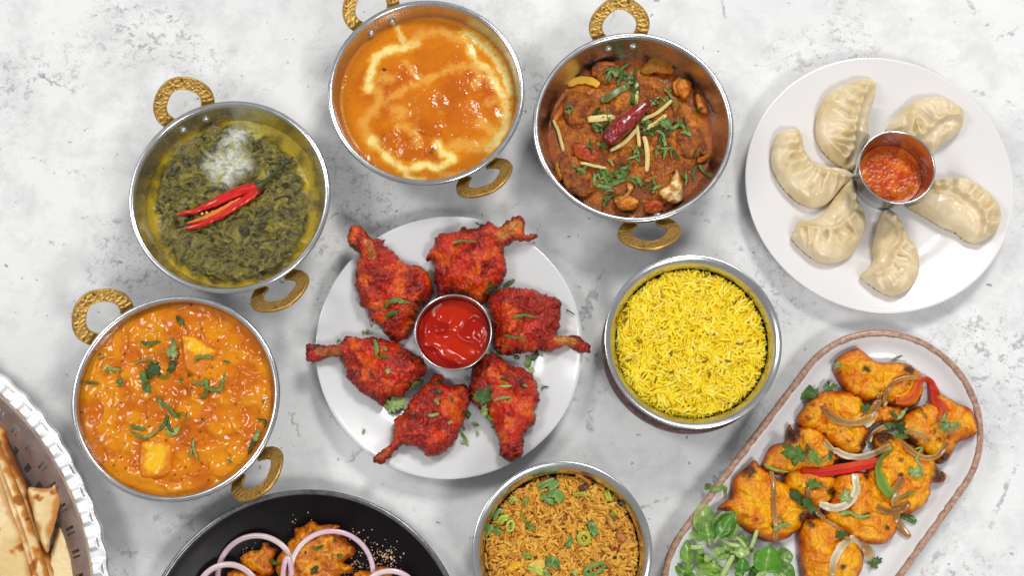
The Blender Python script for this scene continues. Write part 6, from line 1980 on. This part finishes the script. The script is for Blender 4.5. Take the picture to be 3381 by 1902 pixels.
for a in [
    ((1050, 900), (1300, 1010), 300, .008, .012, gC, 'pale leaf in the middle gap of the salad', .1),
    ((700, 1150), (560, 1330), 420, .010, .012, gD, 'wide bright leaf at the lower left of the salad', .15),
    ((1080, 1000), (820, 1080), 260, .010, .014, gC, 'pale folded leaf left of the salad\'s middle', .2),
    ((640, 920), (560, 290), 360, .014, .020, gC, 'tall pale leaf reaching the platter rim', .12),
    ((690, 960), (620, 560), 330, .018, .024, gA, 'round grey green leaf below the tall pale leaf', .2),
    ((700, 880), (1090, 440), 340, .020, .026, gA, 'large dark leaf spreading over the salad\'s top', .25),
    ((760, 930), (1040, 470), 210, .024, .028, gB, 'deep green folded leaf under the large dark leaf', .3),
    ((860, 870), (1150, 640), 200, .014, .017, gC, 'pale leaf poking out toward the large chicken piece', .1),
    ((640, 950), (320, 690), 130, .014, .016, gC, 'narrow pale leaf pointing at the rim', .1),
    ((320, 1330), (340, 890), 200, .010, .016, gD, 'upright leaf standing at the far left of the salad', .2),
    ((330, 1300), (230, 1480), 360, .008, .012, gA, 'round leaf at the bottom left corner of the salad', .2),
    ((760, 1190), (700, 1480), 460, .014, .012, gD, 'broad veined leaf at the bottom of the salad', .2),
    ((1010, 1080), (1330, 1060), 190, .016, .018, gC, 'small pale leaf right of the salad\'s middle', .15),
    ((1170, 1430), (1220, 1160), 220, .014, .022, gB, 'bright folded leaf at the bottom middle of the salad', .35),
    ((1250, 1480), (1080, 1400), 190, .014, .017, gB, 'glossy little leaf at the bottom edge', .3),
    ((1540, 1480), (1640, 960), 420, .012, .026, S(86, 148, 30), 'tall glossy leaf with a thick stalk at the salad\'s right', .25),
    ((1680, 1170), (2010, 1140), 300, .012, .016, gA, 'curved leaf at the far right of the salad', .3),
    ((1800, 1480), (1990, 1280), 330, .010, .018, gA, 'rounded leaf at the lower right corner of the salad', .3),
    ((1500, 1250), (1420, 1050), 200, .018, .022, gD, 'left wing leaf on the thick stalk', .3),
    ((1640, 1330), (1700, 1180), 130, .018, .022, gD, 'small wing leaf on the thick stalk', .3),
    ((1300, 1300), (1480, 1440), 240, .010, .012, S(64, 104, 36), 'dark green leaf between the two stalks', .15),
    ((900, 1160), (760, 1010), 200, .014, .018, gC, 'leaf below the deep green fold', .25),
    ((1900, 1330), (1700, 1440), 220, .012, .014, gC, 'pale leaf inside the right curl', .2)]:
    salad_leaf(*a[:7], curl=a[7], stalk=0.22)
for q in range(16):
    bx, by = rng.uniform(420, 1850), rng.uniform(980, 1480)
    an = rng.uniform(0, 6.28)
    ll = rng.uniform(130, 260)
    salad_leaf((bx, by), (bx + ll * math.cos(an), by + ll * math.sin(an)), rng.uniform(60, 150), .010 + .006 * rng.random(), .012 + .012 * rng.random(), [gC, gD, S(168, 190, 116), gA][q % 4],
               'small leaf tucked among the larger salad leaves', curl=rng.uniform(.05, .3), stalk=rng.uniform(.2, .4), roll=rng.uniform(-.6, .6))
for (pts, w, lab) in [([(880, 1470), (950, 1330), (1060, 1130)], 80, 'thick pale salad stalk leaning at the bottom'), ([(1340, 1010), (1390, 880), (1440, 720)], 62, 'thin pale stalk pointing at the straight onion strip'),
                      ([(380, 1000), (470, 1000), (570, 980)], 70, 'white stalk stub at the left of the salad'), ([(880, 860), (1010, 950), (1160, 980)], 60, 'pale stalk across the middle of the salad'),
                      ([(1100, 840), (1180, 900), (1260, 1000)], 50, 'yellow green stalk end near the large chicken piece')]:
    p = np.array([P(*q, 0.02) for q in spline(zL(pts), 6)])
    tag(ribbon('salad_stalk', p, w * 500 / 2399 * 0.000248, w * 0.6 * 500 / 2399 * 0.000248, M_STALK, taper=(0.8, 0.7), sq=2.2), lab, 'salad stalk', 'salad stalks at the platter\'s lower end')

# ================================================================== fritters and onion rings on the black plate
M_FRIT = food('fritter_batter', 0.36, 0.08, 0.12, 0.0, (0.003, 0.001, 0.0004), ((0.0012, 0.5, 0.0007), (0.003, 0.3, 0.001)), 0.22, 0.0024, use_alpha=True, spec=0.45)
def fritter(outline, label, seed, cap=0.013):
    poly = ragged(local(zO, outline, 0.018), 0.0014, 0.006, seed, 6)
    pa = Patch(poly, 0.00058)
    x, y, d = pa.x, pa.y, pa.d
    dm = pa.dome(0.015, cap)
    base = BP_H(x, y) + 0.0004
    mx = dm.max()
    wx, wy = x + 0.004 * fbm(x, y, 0.013, 2, 0.5, seed), y + 0.004 * fbm(x, y, 0.013, 2, 0.5, seed + 4)
    f1, v1 = worley(wx, wy, 0.013, int(seed) + 2)
    top = base + mx * 0.3 + dm * 0.8 + smooth(0.002, 0.01, d) * (0.003 * fbm(wx, wy, 0.015, 3, 0.5, seed + 1) + 0.004 * (0.5 - f1))
    crust = fbm(x, y, 0.004, 4, 0.6, seed + 7)
    dp = 0.0011 * crust + 0.0004 * fbm(x, y, 0.0016, 2, 0.6, seed + 8)
    col = mixc(S(200, 106, 0), S(230, 154, 4), smooth(-0.3, 0.4, fbm(wx, wy, 0.010, 4, 0.55, seed + 11)))
    col = mixc(col, S(168, 70, 10), smooth(0.0, 0.5, fbm(wx, wy, 0.009, 4, 0.55, seed + 15) + 0.35 * smooth(0.005, 0, d)) * 0.85)
    col = mixc(col, S(110, 40, 8), smooth(0.3, 0.6, fbm(x, y, 0.007, 4, 0.55, seed + 25)) * 0.8)
    col = mixc(col, S(150, 62, 8), smooth(0, -0.5, crust) * 0.6)
    col = np.concatenate([np.clip(col, 0, 1), np.full((len(x), 1), 0.36)], 1)
    bot = np.maximum(base, base + mx * 0.3 - dm * 0.6)
    o = pa.build('fritter', top, np.where(d <= 0, top, bot), M_FRIT, col, disp=dp * smooth(0, 0.001, d))
    tag(o, label, 'fritter', 'battered fritters on the black plate')
fritter([(1240, 370), (1300, 350), (1380, 305), (1440, 340), (1530, 330), (1620, 350), (1600, 390), (1680, 470), (1740, 530), (1720, 600), (1640, 650), (1710, 680), (1700, 730), (1620, 760), (1600, 900), (1400, 950), (1200, 900), (1100, 800), (1080, 640), (1150, 540), (1180, 480), (1230, 440)],
        'largest golden fritter in the middle of the black plate', 5.0, 0.016)
fritter([(780, 610), (850, 560), (940, 540), (970, 485), (1010, 490), (1020, 520), (1080, 530), (1085, 570), (1050, 640), (1060, 720), (1000, 770), (900, 740), (800, 680)],
        'small pointed golden fritter inside the left onion ring', 12.0)
fritter([(660, 770), (700, 720), (800, 700), (900, 745), (1000, 770), (1040, 850), (950, 980), (750, 980), (650, 880)], 'golden fritter at the bottom edge on the left', 19.0)
fritter([(1720, 763), (1760, 725), (1850, 720), (1950, 690), (2040, 700), (2050, 770), (2000, 900), (1800, 920), (1700, 850)], 'golden fritter at the bottom edge on the right', 26.0)
def ring_mat():
    M = Mat('raw_red_onion')
    a = M.attr()
    c = M.mix(1.0, a.outputs['Color'], M.ramp(M.noise(0.004, 3), [(0.3, 0.92), (0.7, 1.05)]), 'MULTIPLY')
    M.p(Base_Color=c, Roughness=0.28, Coat_Weight=0.35, Coat_Roughness=0.1, Subsurface_Weight=0.35, Subsurface_Radius=(0.003, 0.002, 0.002), Subsurface_Scale=1.0)
    return M.m
M_RING = ring_mat()
def red_ring(cx, cy, rx, ry, w, lift, label, tint=0.5, arc=(0, 2 * np.pi)):
    a = np.linspace(arc[0], arc[1], 30)
    full = abs(arc[1] - arc[0] - 2 * np.pi) < 1e-3
    pts = zO([(cx + rx * math.cos(k), cy - ry * math.sin(k)) for k in a])
    zs, pr = [], []
    for q in pts:
        zz = 0.02
        for _ in range(3):
            wp = P(*q, zz)
            zz = max(top_at(wp[0], wp[1], 0.006), float(BP_H(wp[0], wp[1]))) + 0.001
        zs.append(zz)
    zs = np.array(zs)
    # a stiff ring bridges the hollows: fit a tilted plane that clears most of the lumps
    A = np.stack([np.cos(a), np.sin(a), np.ones_like(a)], -1)
    s, *_ = np.linalg.lstsq(A, zs, rcond=None)
    fit = np.maximum(A @ s + 0.002 + lift, np.minimum(zs, A @ s + 0.006) * 0.5 + (A @ s) * 0.5)
    p = np.array([P(*q, z) for q, z in zip(pts, fit)])
    if full:
        p[-1] = p[0]
    p = spline(p, 4)
    n = len(p)
    u = np.linspace(0, 1, n)
    cc = mixc(S(222, 190, 206), S(228, 216, 212), 0.5 + 0.5 * np.sin(u * 9 + cx))
    cc = mixc(cc, S(176, 96, 140), tint * 0.35)
    tag(ribbon('onion_ring', p, w * 0.396 * 0.000248, 0.0040, M_RING, taper=(1, 1), col=cc, m=12, sq=3.0), label, 'onion ring', 'raw red onion rings on the black plate')
red_ring(930, 770, 325, 340, 44, 0.001, 'large pink onion ring left of the middle fritter')
red_ring(1555, 745, 345, 352, 40, 0.002, 'large pale onion ring over the middle fritter', 0.2)
red_ring(690, 960, 270, 290, 46, 0.004, 'pink onion ring cut by the bottom edge on the left', 0.7)
red_ring(2040, 900, 210, 175, 44, 0.002, 'white onion ring cut by the bottom edge on the right', 0.1)
red_ring(1185, 850, 40, 230, 40, 0.003, 'narrow pink onion sliver on the left of the middle fritter', 0.6, (0.4, 2.9))
for (pts, w, lab) in [([(1045, 630), (1075, 650), (1115, 670)], 40, 'bright green herb piece between the fritters'), ([(1385, 735), (1415, 710), (1440, 680)], 36, 'pale green herb piece on the middle fritter'),
                      ([(1400, 540), (1440, 530), (1490, 510)], 26, 'dark herb piece high on the middle fritter'), ([(1330, 570), (1345, 575)], 26, 'dark herb fleck left on the middle fritter'), ([(1570, 470), (1600, 465)], 20, 'herb fleck near the top of the middle fritter'),
                      ([(1600, 600), (1650, 605)], 26, 'grey green fleck right on the middle fritter')]:
    shred(zO, pts, w, lab, 'herb pieces on the fritters', z=0.02, floor=0.006)
# glinting crumbs of oil and batter on the black glaze
def crumbs():
    V, F, off = [], [], 0
    bv, bf = lathe([(0.0, 0.07), (0.06, 0.05), (0.1, 0.0), (0.06, -0.02), (0.0, -0.03)], 6)
    for (cx, cy, sx, sy, n) in [(1860, 640, 110, 50, 90), (1840, 480, 90, 60, 30), (2010, 560, 60, 60, 30), (1650, 730, 60, 30, 40), (1330, 290, 90, 40, 6), (1200, 340, 60, 40, 5), (800, 560, 80, 60, 12), (2100, 600, 60, 60, 10)]:
        for _ in range(n):
            q = zO([(cx + rng.normal() * sx, cy + rng.normal() * sy)])[0]
            w = P(*q, 0.007)
            w = P(*q, float(BP_H(w[0], w[1])) + 0.0003)
            s = rng.uniform(0.25, 0.9)
            V.append(bv * s * rng.uniform(0.7, 1.3, 3) + w)
            F.append(bf[:, ::-1] + off)
            off += len(bv)
    M = plain('batter_crumb', S(214, 176, 140), 0.25, vary=0.35, vsize=0.003, coat=0.4)
    o = mk('batter_crumbs', np.concatenate(V), [np.concatenate(F)], M)
    tag(o, 'glinting crumbs scattered on the black plate beside the fritters', 'crumbs', kind='stuff')
crumbs()

# ================================================================== flatbreads in the tray
M_BREAD = food('baked_flatbread', 0.55, 0.0, 0.2, 0.15, (0.004, 0.002, 0.001), ((0.002, 0.3, 0.0008), (0.008, 0.4, 0.002)), 0.08, 0.003, spec=0.25)
def flatbread(outline, label, seed, z0, th, burn_edges=0.5, spots=0.5, creases=(), zt=0.02, slope=(0, 0), parent=None, part=None):
    poly = ragged(local(zN, outline, zt), 0.0007, 0.01, seed, 6)
    pa = Patch(poly, 0.0008)
    x, y, d = pa.x, pa.y, pa.d
    prof = 1 - (1 - np.clip(d / 0.006, 0, 1)) ** 2.5
    wav = fbm(x, y, 0.03, 3, 0.5, seed)
    bub = np.maximum(fbm(x, y, 0.013, 2, 0.5, seed + 4), 0)
    cx_, cy_ = pa.x.mean(), pa.y.mean()
    base = z0 + (x - cx_) * slope[0] + (y - cy_) * slope[1]
    top = base + th * 0.4 + th * 0.6 * prof + 0.0014 * wav * prof + 0.0014 * bub * prof
    col = mixc(S(226, 196, 138), S(240, 218, 168), smooth(-0.4, 0.4, wav))
    brown = smooth(0.30, 0.62, fbm(x, y, 0.016, 3, 0.5, seed + 11) + 0.2 * bub) * spots
    eb = smooth(0.006, 0.0, d + 0.006 * fbm(x, y, 0.02, 3, 0.5, seed + 21)) * burn_edges
    for (pts, w, k) in creases:
        q, t, _ = polydist(x, y, spline(local(zN, pts, zt), 5))
        top = top - 0.0022 * np.exp(-(q / (w * 0.5)) ** 2)
        eb = np.maximum(eb, smooth(w * 1.3, w * 0.2, q + 0.002 * fbm(x, y, 0.012, 3, 0.5, seed + 31)) * k)
    br_ = np.clip(np.maximum(brown, eb), 0, 1)
    col = mixc(col, S(198, 126, 48), smooth(0.1, 0.6, br_))
    col = mixc(col, S(110, 52, 18), smooth(0.6, 1.0, br_) * 0.9)
    f1, v1 = worley(x, y, 0.02, int(seed) + 1)
    col = mixc(col, S(70, 36, 16), smooth(0.07, 0.04, f1) * (v1 > 0.45) * 0.8)
    bot = base + th * 0.4 - th * 0.4 * prof
    if parent is not None:
        o = pa.build(part, top, np.where(d <= 0, top, bot), M_BREAD, col)
        o.parent = parent
        o.location = tuple(np.array(o.location) - np.array(parent.location))
        return
    o = pa.build('flatbread', top, np.where(d <= 0, top, bot), M_BREAD, col)
    tag(o, label, 'flatbread', 'flatbreads in the silver tray')
flatbread([(380, 1110), (430, 1095), (470, 1170), (500, 1260), (530, 1350), (560, 1470), (560, 1700), (300, 1750), (260, 1500), (330, 1300)], 'spotted flatbread with brown blisters at the tray\'s right', 3.0, 0.010, 0.006, .7, 1.25)
fb = thing('flatbread', 'large folded flatbread at the left edge of the picture', 'flatbread', (float(PP(zN([(0, 1200)]), 0.012)[0][0]) - 0.06, float(PP(zN([(0, 1200)]), 0.012)[0][1]), 0.012), 0, 'flatbreads in the silver tray')
flatbread([(0, 385), (40, 500), (100, 650), (190, 850), (250, 1050), (330, 1300), (400, 1480), (440, 1800), (-600, 1900), (-700, 700), (-300, 300)], '', 10.0, 0.012, 0.007, .95, .7, parent=fb, part='lower_layer')
flatbread([(-20, 470), (20, 560), (75, 690), (145, 850), (200, 1000), (270, 1200), (350, 1449), (380, 1800), (-600, 1850), (-680, 760), (-300, 380)], '', 12.0, 0.0185, 0.007, .75, .8,
          [([(-10, 640), (40, 760), (100, 920), (160, 1090), (230, 1320), (280, 1480)], 0.0016, .45)], parent=fb, part='upper_layer')
flatbread([(-100, 560), (-20, 650), (40, 800), (95, 960), (150, 1120), (210, 1330), (250, 1500), (260, 1800), (-600, 1800), (-660, 820), (-300, 480)], '', 14.0, 0.0245, 0.006, .4, .85, parent=fb, part='folded_flap')
flatbread([(200, 840), (290, 836), (360, 830), (385, 805), (420, 805), (400, 850), (428, 890), (420, 980), (395, 1080), (365, 1180), (350, 1280), (330, 1290), (300, 1240), (265, 1130), (230, 990)], 'small torn triangular flatbread piece beside the folded one', 17.0, 0.020, 0.0045, .5, .9)
